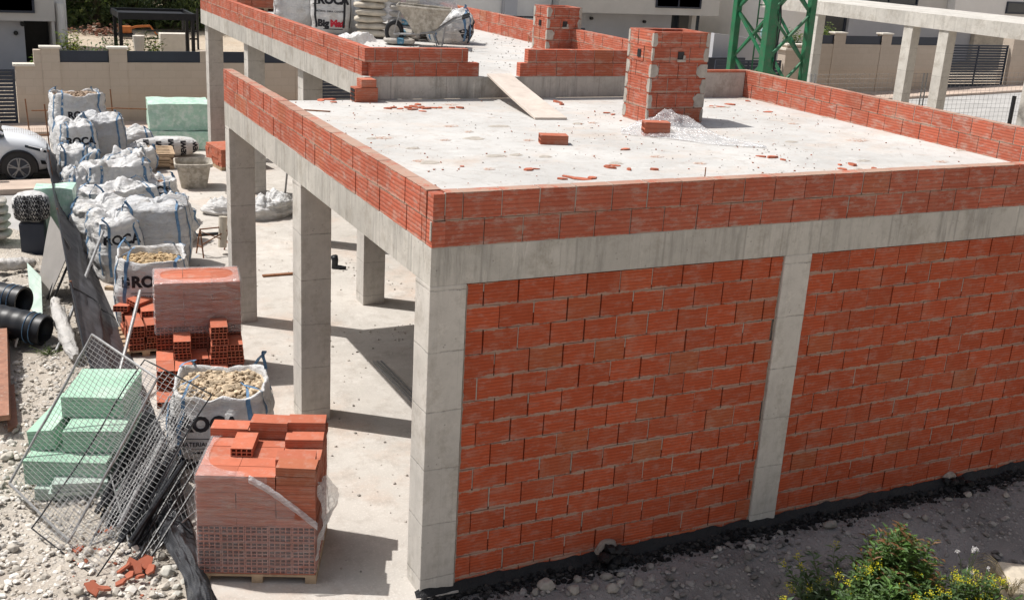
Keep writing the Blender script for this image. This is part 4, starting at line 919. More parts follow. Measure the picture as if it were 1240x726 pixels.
# third low heap at the left of it
g3 = 'hollow bricks heaped on the floor to the left of the wrapped pallet'
cc = P(178, 425, 0); pz = thing('wooden_pallet', 'small wooden pallet under the low heap of bricks beside the netting', 'pallet', tuple(cc + Vector((0, .3, 0))), R(-4)); pallet_mb(.55, .95).build('pallet_deck', 'wood', pz)
for ri in range(3):
    for ci in range(2):
        for q in range([[4, 4], [4, 5], [3, 4]][ri][ci]):
            p = cc + Vector((-.12 + ci * .20 + rnd.uniform(-.01, .01), .02 + ri * .33 + rnd.uniform(-.02, .02), .082 + q * .0765))
            brick(tuple(p), R(88) + rnd.uniform(-.04, .04), 'hollow brick in the %s row of the low heap, %s column' % (['front', 'middle', 'back'][ri], ['left', 'right'][ci]), g3)
brick(tuple(cc + Vector((.02, .55, .46))), R(40), 'hollow brick tilted on top of the low heap', g3, rx=.25); brick(tuple(cc + Vector((-.2, .5, .40))), R(70), 'hollow brick sliding off the left side of the low heap', g3, ry=.2)
# packs further away
def small_pack(x, y, z, rz, nx, ny, n, label, group='low packs of hollow bricks'):
    t = thing('brick_stack', label, 'brick stack', (x, y, z), rz, group); mb = MB(); rr = random.Random(int(x * 10)); L_, B_ = .32, .2
    for k_ in range(n):
        for i in range(nx):
            for j in range(ny):
                o = rr.uniform(-.01, .01); mb.box((i * L_ - nx * L_ / 2 + .002 + o, j * B_ - ny * B_ / 2 + .002, .08 + k_ * .077), ((i + 1) * L_ - nx * L_ / 2 - .002 + o, (j + 1) * B_ - ny * B_ / 2 - .002, .08 + k_ * .077 + .074), rc(rr))
    mb.build('stacked_bricks', 'brick', t); pallet_mb(nx * L_, ny * B_).build('pallet', 'wood', t); return t
q = P(283, 207, 0); small_pack(q.x + .15, q.y + .6, 0, R(8), 3, 5, 5, 'low stack of red bricks on a pallet between the far columns')
q = P(318, 12, U); small_pack(q.x, q.y, U, R(-5), 4, 5, 5, 'stack of red bricks at the far edge of the upper slab', 'brick stacks on the upper slab')
q = P(455, 2, U); small_pack(q.x + .1, q.y, U, R(-5), 4, 5, 7, 'stack of red bricks behind the cement bags on the upper slab', 'brick stacks on the upper slab')
# ------------------------------------------------------------------ cement bags and wheelbarrow on the upper slab
def pillow(mb, c, dx, dy, dz, rz, seed, col=(.5, .5, .5), mi=0, rx=0, ry=0):
    T = Matrix.Translation(c) @ Matrix.Rotation(rz, 4, 'Z') @ Matrix.Rotation(rx, 4, 'X') @ Matrix.Rotation(ry, 4, 'Y')
    def fn(u, v):
        a = 2 * math.pi * u; b = math.pi * (v - .5); e = .45
        f = lambda q, k_: math.copysign(abs(q) ** k_, q)
        p = Vector((dx / 2 * f(math.cos(a), e) * f(math.cos(b), .6), dy / 2 * f(math.sin(a), e) * f(math.cos(b), .6), dz / 2 * f(math.sin(b), .8)))
        p += p.normalized() * .022 * fb(p * 1.0, 7, seed); return T @ p
    mb.grid(fn, 30, 12, col, mi, closed=True)
q0 = P(455, 50, U); 
def cement(c, rz, seed, label, mat='skin', band=None, group='cement bags piled on the upper slab', dx=.60, dy=.40, dz=.13, rx=0):
    t = thing('cement_bag', label, 'cement bag', c, rz, group); mb = MB(); pillow(mb, (0, 0, dz / 2), dx, dy, dz, 0, seed, rx=rx); mb.build('bag', mat, t, smooth=True)
    if band:
        mb = MB(); pillow(mb, (0, 0, dz / 2), dx * .30, dy + .012, dz + .012, 0, seed, rx=rx); mb.build('printed_band', band, t, smooth=True)
    return t
M['pink'] = simple('pink_grey_print', (.42, .32, .32), .6, .3, 9, .3, .004, dirt=(.55, .55, .58)); M['bluep'] = simple('blue_print', (.10, .25, .36), .6, .3, 9, .3, .004, dirt=(.6, .6, .6)); M['cream'] = simple('cream_bag', (.52, .47, .39), .7, .25, 5, .4, .006)
names = ['lowest', 'second from the bottom', 'third from the bottom', 'fourth from the bottom', 'topmost', 'fifth']
bx = P(438, 50, U)
for k_ in range(6):
    cement((3.86 + rnd.uniform(-.04, .04), 12.75 + rnd.uniform(-.04, .04), U + .02 + k_ * .125), R(-25) + rnd.uniform(-.2, .2), 50 + k_, 'cream cement bag in the left pile on the upper slab, %s' % (names + ['sixth'])[k_], 'cream')
for k_ in range(6):
    cement((4.38 + rnd.uniform(-.05, .05), 12.45 + rnd.uniform(-.04, .04), U + .02 + k_ * .125), R(-22) + rnd.uniform(-.15, .15), 60 + k_, 'grey printed cement bag in the middle pile behind the wheelbarrow, %s' % names[min(k_, 5)], 'skin', 'pink' if k_ % 2 else 'bluep')
for k_ in range(7):
    cement((4.98 + rnd.uniform(-.05, .05), 12.75 + rnd.uniform(-.05, .05), U + .02 + k_ * .125), R(-18) + rnd.uniform(-.2, .2), 70 + k_, 'grey cement bag in the right pile behind the wheelbarrow, level %d from the floor' % (k_ + 1), 'skin', 'pink' if k_ % 3 else None)
for k_ in range(2): cement((3.98 + .05 * k_, 11.55 + .1 * k_, U + .01 + k_ * .12), R(-15 + 9 * k_), 80 + k_, ['blue and white printed bag lying by the wheel of the wheelbarrow, lower one', 'blue and white printed bag lying by the wheel of the wheelbarrow, upper one'][k_], 'skin', 'bluep', dx=.55)
mb = MB()
def shr(u, v):
    a = 2 * math.pi * u; x = math.cos(a) * .78 * (1 - .25 * v ** 3); y = math.sin(a) * .42 * (1 - .25 * v ** 3)
    return (x + .05 * fb((a * 1.0, v * 3, 1), 2), y, .32 + .68 * v ** .8 + .05 * fb((math.cos(a) * 2, math.sin(a) * 2, v * 2), 2))
mb.grid(shr, 60, 16, closed=True)
def shr2(u, v):
    a = 2 * math.pi * u; r_ = 1 - v; return (math.cos(a) * .585 * r_, math.sin(a) * .315 * r_, 1.0 + .05 * fb((math.cos(a) * 2 * r_, math.sin(a) * 2 * r_, 3), 2) + .05 * v)
mb.grid(shr2, 60, 8, closed=True)
tag(mb.build('plastic_cover', 'film2', loc=(4.66, 12.6, U), rot=(0, 0, R(-20)), smooth=True), 'torn clear plastic cover over the cement bags on the upper slab', 'plastic cover')
mb = MB()
def cl(u, v): 
    p = P(412, 52, U).lerp(P(445, 46, U + .35), u); return (p.x + .0, p.y + (v - .5) * .9, p.z * 1.0 + .12 * math.sin(math.pi * v) * (1 - .3 * u) + .05 * fb((u * 3, v * 3, 2), 1.6))
mb.grid(cl, 24, 20); tag(mb.build('cloth_sheet', 'sack', smooth=True), 'white woven sheet hanging from the cement bags to the slab', 'sheet')
def wheelbarrow():
    c = Vector((4.36, 11.28, U)); rz = R(-24); t = thing('wheelbarrow', 'concrete crusted wheelbarrow with deep tray on the upper slab', 'wheelbarrow', tuple(c), rz)
    # wheel at -x, handles at +x ; z up
    rim = [(-.56, -.36, .60), (.50, -.36, .56), (.50, .36, .56), (-.56, .36, .60)]; bot = [(-.20, -.2, .20), (.16, -.2, .20), (.16, .2, .20), (-.20, .2, .20)]
    mb = MB(); n = 8
    def side(i, u, v, ins=0):
        a = Vector(rim[i]).lerp(Vector(rim[(i + 1) % 4]), u); b = Vector(bot[i]).lerp(Vector(bot[(i + 1) % 4]), u); p = b.lerp(a, v); q = Vector((0, 0, .35)); return p + (q - p).normalized() * ins + Vector((0, 0, 0)) + (p - Vector((0, 0, p.z))).normalized() * .012 * fb(p, 9)
    for i in range(4):
        for ins in (0, .03): mb.grid(lambda u, v, i=i, ins=ins: side(i, u, v, ins), 12, 10)
    mb.add(bot, [(0, 1, 2, 3)]); mb.add([(x, y, z + .03) for x, y, z in bot], [(0, 1, 2, 3)])
    mb.tube([Vector(r_) for r_ in rim + rim[:1]], .018, 6); mb.build('tray', 'tub', t, smooth=False)
    mb = MB()
    for s in (-1, 1):
        mb.tube([(-.62, s * .09, .17), (-.25, s * .16, .19), (.2, s * .24, .24), (.55, s * .28, .42), (.85, s * .28, .50)], .017, 6)
        mb.tube([(.15, s * .23, .23), (.26, s * .24, .02), (.34, s * .24, .02), (.40, s * .26, .34)], .014, 6); mb.bar((-.62, s * .09, .17), (-.5, s * .2, .58), .011)
    mb.bar((-.25, -.16, .19), (-.25, .16, .19), .013); mb.build('frame', 'wire', t)
    for s in (-1, 1):
        mb = MB(); mb.bar((.72, s * .28, .463), (.87, s * .28, .505), .022); mb.build('handle_grip', 'black', t)
    w_ = thing('wheel', None, None, (0, 0, 0)); 
    mb = MB(); mb.tube([(-.62 + .15 * math.cos(a), 0, .19 + .15 * math.sin(a)) for a in [2 * math.pi * i / 28 for i in range(29)]], .042, 8); tyre = mb.build('wheel', 'black', t, smooth=True)
    bpy.data.objects.remove(w_)
    mb = MB(); mb.bar((-.62, -.03, .19), (-.62, .03, .19), .11, 20); mb.bar((-.62, -.1, .19), (-.62, .1, .19), .015, 8); mb.build('rim', 'skin', tyre)
wheelbarrow()
for o_ in C.objects:
    if o_.name == 'wheelbarrow': o_.scale = (.88, 1.05, 1.16)
# ------------------------------------------------------------------ green foam, printed rolls, tub, pallet
def block(name, c, d, rz, mat, label, cat, group=None, seed=0, rx=0, ry=0, b=.012, warp=.012):
    mb = MB(); nx, ny, nz2 = 10, 8, 4
    for (ax, sg) in ((0, -1), (0, 1), (1, -1), (1, 1), (2, -1), (2, 1)):
        o = [i for i in (0, 1, 2) if i != ax]; nn = (nx, ny, nz2)
        def fn(u, v, ax=ax, sg=sg, o=o):
            p = [0, 0, 0]; p[ax] = sg * d[ax] / 2; p[o[0]] = (u - .5) * d[o[0]]; p[o[1]] = (v - .5) * d[o[1]]; p = Vector(p)
            return p + Vector((nz(p, 3, seed), nz(p, 3, seed + 9), nz(p, 3, seed + 4))) * warp
        mb.grid(fn, nn[o[0]], nn[o[1]])
    o = mb.build(name, mat, None, loc=(c[0], c[1], c[2] + d[2] / 2), rot=(rx, ry, rz)); return tag(o, label, cat, group)
M['wrapf'] = simple('green_wrapped_foam', (.42, .64, .52), .35, .14, 4, .6, .03, .5, dirt=(.66, .78, .70), dirta=(.46, .62))
q = (P(187, 165, 0) + P(254, 180, 0)) / 2
block('foam_pack', (1.62, 19.75, 0), (1.45, .75, .42), R(-14), 'wrapf', 'lower of the two green wrapped foam packs beside the far column', 'foam pack', 'green foam packs beside the far column', 1)
block('foam_pack', (1.55, 20.1, .43), (1.40, 1.15, .62), R(-6), 'wrapf', 'big pale green wrapped foam pack, the upper one beside the far column', 'foam pack', 'green foam packs beside the far column', 2, warp=.03)
def printed_roll(c, d, rz, label, txts, group, lx, sz=.12, rot=0, ang=-math.pi / 2, rows=2):
    t = thing('insulation_roll', label, 'insulation roll', c, rz, group); mb = MB()
    pillow(mb, (0, 0, d[2] / 2), d[0], d[1], d[2], 0, 3); o = mb.build('wrapped_roll', 'sack', t, smooth=True)
    letter(txts, o, t, ang, d[2] / 2, tilt=rot, off=.008); return t
tx = []
for i in range(6): tx += [('BEWI', .15, -.02 if i % 2 else .02, -.68 + i * .27, .010)]
printed_roll((.98, 18.75, 0), (1.55, .5, .44), R(-2), 'long white insulation pack printed with black letters in front of the green foam packs', tx, None, 0, rot=math.pi / 2)
def mortar_tub():
    c = (P(222, 230, 0) + P(253, 230, 0)) / 2; t = thing('mortar_tub', 'square plastic mortar tub crusted with cement on the concrete floor', 'mortar tub', (c.x + .02, c.y + .36, 0), R(-8))
    mb = MB(); N = 48
    def ring(w, z): return [(math.copysign(abs(math.cos(a)) ** .28, math.cos(a)) * w, math.copysign(abs(math.sin(a)) ** .28, math.sin(a)) * w, z + .01 * nz((a, z, 0), 2)) for a in [2 * math.pi * i / N for i in range(N)]]
    rs = [ring(.25, 0), ring(.29, .2), ring(.33, .44), ring(.375, .45), ring(.38, .52), ring(.35, .525), ring(.32, .44), ring(.27, .12)]
    vs = [p for r_ in rs for p in r_]; mb.add(vs, [(j * N + i, j * N + (i + 1) % N, (j + 1) * N + (i + 1) % N, (j + 1) * N + i) for j in range(7) for i in range(N)] + [tuple(7 * N + i for i in range(N))]); mb.build('tub_body', 'tub', t, smooth=False)
mortar_tub()
q = P(182, 207, 0); pt = thing('wooden_pallet', 'weathered wooden pallets stacked beside the mortar tub', 'pallet', (.48, 17.75, 0), R(-6))
for k_ in range(3):
    m_ = pallet_mb(1.05, .95)
    for i, v in enumerate(m_.v): m_.v[i] = (v[0], v[1], v[2] + k_ * .13)
    for i in range(3): m_.box((-.5 + i * .48, -.47, .06 + k_ * .13), (-.41 + i * .48, .47, .075 + k_ * .13))
    m_.build('pallet_layer', 'wood', pt)
# white sacks lying, trestle, timber, hose, boot
q = P(312, 268, 0); bulk_bag('empty white sack crumpled on the floor between the columns', q.x + .25, q.y + .35, R(20), .95, .6, .30, 'closed', 31, wr=2.6, straps=False, group='crumpled sacks on the floor', ex=2.4, name='crumpled_sack', cat='sack')
q = P(270, 262, 0); bulk_bag('flat pale sack spread on the floor to the left of the column', q.x + .15, q.y + .3, R(-10), .9, .6, .16, 'closed', 32, wr=2.0, straps=False, group='crumpled sacks on the floor', ex=2.4, name='crumpled_sack', cat='sack')
def trestle():
    c = P(262, 310, 0); t = thing('steel_trestle', 'small rusty steel trestle standing beside the big grey bag', 'trestle', (c.x, c.y + .1, 0), R(10)); mb = MB()
    for x, s in ((-.24, -1), (.24, 1)):
        mb.bar((x, -.12, 0), (x, 0, .46), .012); mb.bar((x, .2, 0), (x, 0, .46), .012); mb.bar((x, -.08, .16), (x, .13, .16), .009)
    mb.bar((-.24, -.05, .2), (.24, -.05, .42), .010); mb.bar((.24, -.05, .2), (-.24, -.05, .42), .010); mb.bar((-.24, 0, .45), (.24, 0, .45), .012); mb.build('trestle_frame', 'rust', t)
    mb = MB(); mb.bar((.12, -.02, .12), (.16, .02, .62), .07, 12); mb.build('cement_bucket', 'cream', t)
trestle()
def timber(name, a, b, w_, h_, mat, label, cat='timber', group=None):
    a = Vector(a); b = Vector(b); d = b - a; mb = MB(); L_ = d.length; mb.box((0, -w_ / 2, 0), (L_, w_ / 2, h_)); o = mb.build(name, mat, None, loc=tuple(a), rot=(0, -math.asin(d.z / L_), math.atan2(d.y, d.x)), bevel=.003); return tag(o, label, cat, group)
timber('timber_batten', P(318, 335, 0), P(357, 332, 0), .07, .03, 'rust', 'short brown timber batten lying on the floor between the two left columns')
timber('timber_batten', P(236, 286, 0), P(275, 283, 0), .06, .04, 'black', 'dark timber batten lying on the floor behind the steel trestle')
timber('timber_batten', P(152, 352, 0), P(128, 350, 0), .08, .05, 'wood', 'short timber piece lying between the netting and the bags')
c = P(405, 325, 0); mb = MB(); mb.tube([(0, 0, .0), (.02, .03, .12), (.0, .02, .2)], .05, 8, .06); mb.tube([(0, 0, .03), (.1, -.06, .03), (.16, -.1, .03)], .04, 8, .025); tag(mb.build('rubber_boot', 'black', loc=tuple(c), smooth=True), 'black rubber boot left on the concrete floor behind the front columns', 'boot')
a = P(452, 438, 0); b = P(499, 486, 0); rods = 0
for i in range(3):
    o = Vector((.05 * i, -.01 * i, .012)); rod('steel_profile', a + o, b + o + Vector((0, -.4, 0)), .014, ['galvanised steel profile lying on the floor behind the corner column, leftmost', 'galvanised steel profile lying on the floor, middle one behind the corner column', 'galvanised steel profile lying on the floor, rightmost behind the corner column'][i], 'steel profile', 'wire', 'steel profiles behind the corner column', 4)
mb = MB(); q = P(350, 255, 0); pts = []
for i in range(60): a = i / 59 * 11; pts.append((q.x + .35 * math.cos(a) * (1 - i / 150) + i * .004, q.y - .3 + .3 * math.sin(a * .9) + i * .012, .02 + .01 * math.sin(a * 3)))
mb.tube(pts, .012, 6); tag(mb.build('cable', 'black', smooth=True), 'dark cable coiled on the floor beside the white sack', 'cable')
mb = MB(); q = P(345, 238, 0); mb.tube([(q.x, q.y, .02), (q.x + .05, q.y, .5), (q.x - .1, q.y + .1, .9), (q.x - .35, q.y + .2, 1.0)], .02, 6); tag(mb.build('hose', 'wire', smooth=True), 'thin grey hose hanging beside the far brick stack', 'hose')
# pile of floor rubble by bag foot etc
mb = MB(); rr = random.Random(3)
for i in range(1300):
    x = rr.uniform(-1.45, 3.0); y = rr.uniform(.2, 15)
    if fb((x, y, 5), .9) < .05: continue
    s = rr.choice((.006, .009, .014, .02)) * (1.0 if x > -1.2 else 1.4); g = rr.uniform(.3, .62); mb.rock((x, y, s * .3), s, (g, g * .92, g * .82), seed=i)
tag(mb.build('floor_crumbs', 'rock'), 'small crumbs of rubble strewn over the dusty concrete floor', 'rubble', kind='stuff')
# ------------------------------------------------------------------ black debris netting collapsed along the floor edge
def netting():
    t = thing('debris_netting', 'long black debris netting sagging along the edge of the concrete floor', 'netting', (0, 0, 0))
    low = [P(x, y, .0) for x, y in ((66, 195), (77, 240), (103, 300), (140, 385), (168, 455), (204, 548))]
    tops = [(57, 175, 1.05), (62, 215, 1.0), (72, 270, .95), (84, 335, .85), (101, 420, .62), (134, 500, .30)]
    top = [P(x, y, z) for x, y, z in tops]
    def lp(L_, f):
        f = max(0, min(.9999, f)) * (len(L_) - 1); i = int(f); return L_[i].lerp(L_[i + 1], f - i)
    mb = MB()
    def fn(u, v):
        p = lp(low, u).lerp(lp(top, u), v); n = Vector((-1, 0, .4)).normalized(); f = math.sin(math.pi * v)
        return p + n * (.10 * math.sin(v * 9 + 2 * nz((u * 2, 0, 0))) * .5 + .07 * fb((u * 4, v * 3, 0), 1.5)) * (.3 + f) + Vector((0, .25 * nz((v * 3, u * 5, 2)), 0))
    mb.grid(fn, 120, 40); mb.build('upper_netting', M['net2'], t, smooth=True)
    mb = MB(); lo2 = [P(x, y, .01) for x, y in ((172, 465), (206, 540), (228, 620), (248, 690), (268, 740), (280, 790))]; hi2 = [P(x, y, .16) for x, y in ((138, 480), (160, 540), (188, 600), (190, 640), (222, 700), (236, 780))]
    def fn2(u, v):
        p = lp(lo2, u).lerp(lp(hi2, u), v); return p + Vector((0, 0, .12 * math.sin(math.pi * v) + .05 * fb((u * 7, v * 3, 0), 1.6) + .03 * math.sin(u * 40 + 3 * v) * (1 - abs(2 * v - 1))))
    mb.grid(fn2, 160, 30); mb.build('fallen_netting', 'net', t, smooth=True)
    mb = MB(); mb.tube([lp(top, i / 40) + Vector((0, .02 * math.sin(i), .01 + .02 * nz((i * .7, 0, 0)))) for i in range(41)], .012, 5)
    for u in (.32, .60): mb.tube([fn(u + .03 * v / 10, v / 10) + Vector((-.006, 0, .012)) for v in range(11)], .008, 5)
    for u in (.25, .46, .52): mb.tube([fn2(u, v / 8) + Vector((0, 0, .01)) for v in range(9)], .010, 5)
    mb.build('edge_cord', 'black', t)
    mb = MB()
    for u in (.05, .35, .62, .9): 
        b = lp(top, u); mb.bar((b.x + .1, b.y, -.03), (b.x, b.y, b.z + .03), .015)
    mb.build('support_stake', 'rust', t)
M['net2'] = net_mat('grey_debris_netting', (.045, .045, .050), .10, 60)
netting()
# props of steel tube leaning over it
rod('steel_tube', P(68, 425, .02), P(125, 280, .85), .022, 'long grey steel tube leaning over the netting in front of the white bags', 'steel tube', 'steel', None, 10)
rod('steel_tube', P(140, 470, .25), P(170, 352, .95), .022, 'short grey steel tube leaning over the netting beside the low brick heap', 'steel tube', 'steel', None, 10)
# ------------------------------------------------------------------ wire mesh panels
def mesh_panel(A, B, D, label, nu, nv, bent=0.0, frame=.012, group='wire mesh fence panels thrown on the foam', wr=.0022, seed=0, dark=False):
    """A-B short edge, A-D long edge"""
    A, B, D = Vector(A), Vector(B), Vector(D); t = thing('mesh_fence', label, 'mesh panel', tuple(A), 0, group); e1 = B - A; e2 = D - A; n = e1.cross(e2).normalized()
    def pt(u, v): return e1 * u + e2 * v + n * (bent * (math.sin(math.pi * u) * .5 + math.sin(2.2 * math.pi * v + seed) * .4) + .01 * nz((u * 8, v * 8, seed), 1))
    mb = MB()
    for i in range(1, nu): mb.tube([pt(i / nu, j / 14) for j in range(15)], wr, 4, caps=False)
    for j in range(1, nv): mb.tube([pt(i / 8, j / nv) for i in range(9)], wr, 4, caps=False)
    mb.build('wire_grid', 'wire', t)
    mb = MB(); loop = [pt(i / 8, 0) for i in range(9)] + [pt(1, j / 12) for j in range(1, 13)] + [pt(1 - i / 8, 1) for i in range(1, 9)] + [pt(0, 1 - j / 12) for j in range(1, 13)]
    mb.tube(loop, frame, 6); mb.build('tube_frame', 'steel' if not dark else 'black', t)
    return t
tl = P(112, 405, 1.42); tr = P(166, 440, 1.40); bl = P(12, 585, .14); br = P(75, 652, .10)
mesh_panel(bl, P(84, 655, .10), tl, 'wire mesh fence panel lying over the green foam, its frame a pale grey tube', 16, 40, .01, .013, seed=1)
mesh_panel(P(40, 640, .06), P(118, 700, .04), P(176, 436, 1.25), 'bent wire mesh panel crossing over the middle of the green foam', 12, 44, .05, .007, seed=2, dark=True)
mesh_panel(P(108, 660, .08), P(168, 640, .05), P(205, 480, .85), 'wire mesh panel standing over the black posts right of the green foam', 12, 34, .05, .009, seed=3)
mesh_panel(P(130, 560, .30), P(165, 690, .03), P(238, 470, .55), 'tilted wire mesh panel whose corner reaches towards the nearest rubble bag', 16, 26, .07, .008, seed=5)
# black posts stacked
g = 'black posts piled beside the green foam'
for i, (a, b, r_) in enumerate((((138, 668, .03), (196, 562, .42), .030), ((150, 680, .03), (212, 566, .40), .034), ((128, 640, .05), (186, 520, .50), .026), ((143, 640, .16), (199, 530, .50), .026), ((118, 620, .1), (176, 500, .55), .022), ((158, 655, .16), (222, 560, .46), .024))):
    rod('fence_post', P(*a), P(*b), r_, ['black post in the pile right of the green foam, second from its front', 'thick black post at the front of the pile right of the green foam', 'black post at the back left of the pile right of the green foam', 'black post in the middle of the pile right of the green foam', 'thin black post leaning closest to the green foam', 'topmost black post of the pile, its end towards the rubble bag'][i], 'post', 'black' if i != 3 else 'steel', g, 8)
mb = MB(); qa = [P(124, 610, .04), P(160, 690, .03), P(222, 575, .30), P(182, 490, .34)]; o_ = qa[0].copy()
mb.grid(lambda u, v: qa[0].lerp(qa[1], u).lerp(qa[3].lerp(qa[2], u), v) - o_ + Vector((0, 0, .05 * fb((u * 4, v * 6, 0), 1.6) + .02 * math.sin(u * 26))), 50, 50)
tag(mb.build('netting_heap', 'net', loc=tuple(o_), smooth=True), 'black netting crumpled under the pile of posts right of the green foam', 'netting')
for i in range(11):
    x = 122 + i * 7; rod('fence_post', P(x - 14, 612 + i * 7, .05), P(x + 50, 480 + i * 10, .42 + .01 * i), .011, 'thin dark bar in the bundle between the foam and the black posts', 'post', 'black', 'thin dark bars beside the green foam', 6)
# ------------------------------------------------------------------ green foam blocks under the mesh
gf = 'green foam blocks under the mesh panels'; rz = R(-22)
block('foam_block', (-2.22, 3.05, .0), (.78, 1.0, .12), rz, 'gfoam', 'flat pale foam board at the bottom of the foam heap', 'foam block', gf, 1)
block('foam_block', (-2.26, 3.22, .12), (.76, 1.15, .245), R(-24), 'foam', 'wide green foam block in the lower part of the heap', 'foam block', gf, 2)
block('foam_block', (-2.08, 3.20, .367), (.54, .86, .22), R(-20), 'foam', 'green foam block on the right, below the topmost one', 'foam block', gf, 3)
block('foam_block', (-2.05, 3.46, .59), (.58, .74, .21), R(-21), 'foam', 'topmost green foam block of the heap, smooth and pale on top', 'foam block', gf, 4)
block('foam_block', (-2.47, 3.45, .370), (.24, .95, .19), R(-24), 'foam', 'narrow green foam block lying on the left of the heap', 'foam block', gf, 5, ry=-.1)
for i in range(3): block('foam_board', (-2.40 + .02 * i, 2.62 + .0 * i, .10 + .04 * i), (.48, .22, .035), R(-8 - 2 * i), 'gfoam', ['lowest thin grey green board at the front foot of the foam heap', 'middle thin grey green board at the front foot of the foam heap', 'uppermost thin grey green board at the front foot of the foam heap'][i], 'foam board', 'thin boards at the foot of the foam heap', 6 + i, b=.004)
# ------------------------------------------------------------------ things at the left edge
def pipe(px, py, z, d_out, L_, r_, label):
    c = P(px, py, z); t = thing('corrugated_pipe', label, 'pipe', tuple(c), 0, 'wide black plastic pipes'); dv = Vector(d_out).normalized(); mb = MB(); N = 28; m = 60; x = dv.cross(Vector((0, 0, 1))).normalized(); y = x.cross(dv)
    rings = [(r_ * (1 + (.035 if (j % 4) < 2 else 0)), -j * L_ / m) for j in range(m + 1)]; inner = [(r_ * .90, -j * L_ / 10) for j in range(11)]
    vs = [x * (q * math.cos(a)) + y * (q * math.sin(a)) + dv * s for q, s in rings for a in [2 * math.pi * i / N for i in range(N)]]
    mb.add(vs, [(j * N + i, j * N + (i + 1) % N, (j + 1) * N + (i + 1) % N, (j + 1) * N + i) for j in range(m) for i in range(N)])
    vs = [x * (q * math.cos(a)) + y * (q * math.sin(a)) + dv * s for q, s in [(r_ * 1.03, 0)] + inner for a in [2 * math.pi * i / N for i in range(N)]]
    mb.add(vs, [(j * N + i, j * N + (i + 1) % N, (j + 1) * N + (i + 1) % N, (j + 1) * N + i) for j in range(11) for i in range(N)]); mb.build('pipe_wall', 'black', t, smooth=True)
    mb = MB()
    for s in (-.12, -.20): mb.tube([x * (r_ * 1.05 * math.cos(a)) + y * (r_ * 1.05 * math.sin(a)) + dv * s for a in [2 * math.pi * i / 28 for i in range(29)]], .006, 4)
    mb.build('pipe_stripe', 'strap', t)
pipe(29, 365, .34, (.75, -.62, -.05), 2.6, .19, 'wide black plastic pipe with its open end towards us, the upper one of two')
pipe(55, 400, .20, (.8, -.55, -.12), 2.2, .19, 'wide black plastic pipe lying below the first, partly buried in the dirt')
def flat(name, pts, th, mat, label, cat, group=None):
    """thick board through four points"""
    pts = [Vector(p) for p in pts]; n = (pts[1] - pts[0]).cross(pts[3] - pts[0]).normalized() * th; o = pts[0]; mb = MB(); q = 8
    def f(u, v): return pts[0].lerp(pts[1], u).lerp(pts[3].lerp(pts[2], u), v) - o + n * .8 * nz((u * 2, v * 2, 0), 1)
    vs = [f(i / q, j / q) for j in range(q + 1) for i in range(q + 1)]; W = q + 1; fs = [(j * W + i, j * W + i + 1, (j + 1) * W + i + 1, (j + 1) * W + i) for j in range(q) for i in range(q)]
    mb.add(vs, fs); mb.add([v + n for v in vs], [f_[::-1] for f_ in fs]); b = [i for i in range(W)] + [j * W + q for j in range(1, W)] + [q * W + i for i in range(q - 1, -1, -1)] + [j * W for j in range(q - 1, 0, -1)]
    K = len(b); mb.add([vs[i] for i in b] + [vs[i] + n for i in b], [(i, (i + 1) % K, K + (i + 1) % K, K + i) for i in range(K)])
    return tag(mb.build(name, mat, None, loc=tuple(o)), label, cat, group)
M['gboard'] = simple('grey_board', (.26, .245, .23), .8, .1, 3, .2, .004); M['whb'] = simple('white_dusty_board', (.60, .57, .52), .85, .12, 4, .3, .004, dirt=(.4, .34, .28))
flat('leaning_board', [P(45, 352, .02), P(60, 362, .02), P(86, 300, .75), P(62, 262, .95)], .012, 'gboard', 'grey board leaning against the netting on its left side', 'board')
flat('leaning_board', [P(0, 385, .02), P(20, 420, .02), P(27, 395, .25), P(0, 350, .35)], .02, 'whb', 'white dusty board propped against the black pipes at the left edge', 'board')
rod('steel_angle', P(57, 362, .02), P(80, 308, .6), .018, 'black steel bar leaning against the netting, left of a pair', 'steel bar', 'black', 'pair of black bars against the netting', 4)
rod('steel_angle', P(64, 364, .02), P(86, 312, .6), .018, 'black steel bar leaning against the netting, right of a pair', 'steel bar', 'black', 'pair of black bars against the netting', 4)
flat('plastic_sheet', [P(38, 375, .03), P(52, 385, .03), P(50, 335, .30), P(33, 318, .3)], .006, 'gfoam', 'small translucent grey sheet standing beside the upper pipe', 'plastic sheet')
mb = MB(); pts = [P(x, y, z) for x, y, z in ((66, 362, .35), (70, 378, .30), (78, 398, .22), (84, 418, .16), (92, 432, .1))]; o = pts[0]
mb2 = MB()
def lsk(u, v):
    f = v * 3.999; i = int(f); p = pts[i].lerp(pts[i + 1], f - i) - o; a = 2 * math.pi * u; r_ = (.09 + .02 * nz((v * 9, 0, 0), 1)) * math.sin(math.pi * min(1, max(.02, v * .96 + .02))) ** .35; return p + Vector((math.cos(a) * r_, math.sin(a) * r_ * .4, math.sin(a) * r_)) + Vector((1, 1, 1)) * .02 * fb((math.cos(a), math.sin(a), v * 5), 2)
mb2.grid(lsk, 20, 40, closed=True); tag(mb2.build('debris_sack', 'sack', loc=tuple(o), smooth=True), 'long lumpy white sack lying along the left side of the netting', 'sack')
mb2 = MB(); A0 = P(-25, 322, .15); B0 = P(44, 318, .15)
def lsk2(u, v):
    p = A0.lerp(B0, v) - A0; a = 2 * math.pi * u; r_ = .10 * (1 + .3 * nz((v * 9, 1, 0), 1)) * math.sin(math.pi * min(1, max(.02, v))) ** .3; return p + Vector((0, math.cos(a) * r_, math.sin(a) * r_)) + Vector((1, 1, 1)) * .02 * fb((math.cos(a), math.sin(a), v * 8), 2)
mb2.grid(lsk2, 20, 50, closed=True); tag(mb2.build('rolled_sheet', 'sack', loc=tuple(A0), smooth=True), 'rolled white sheet lying crosswise above the black pipes at the left edge', 'rolled sheet')
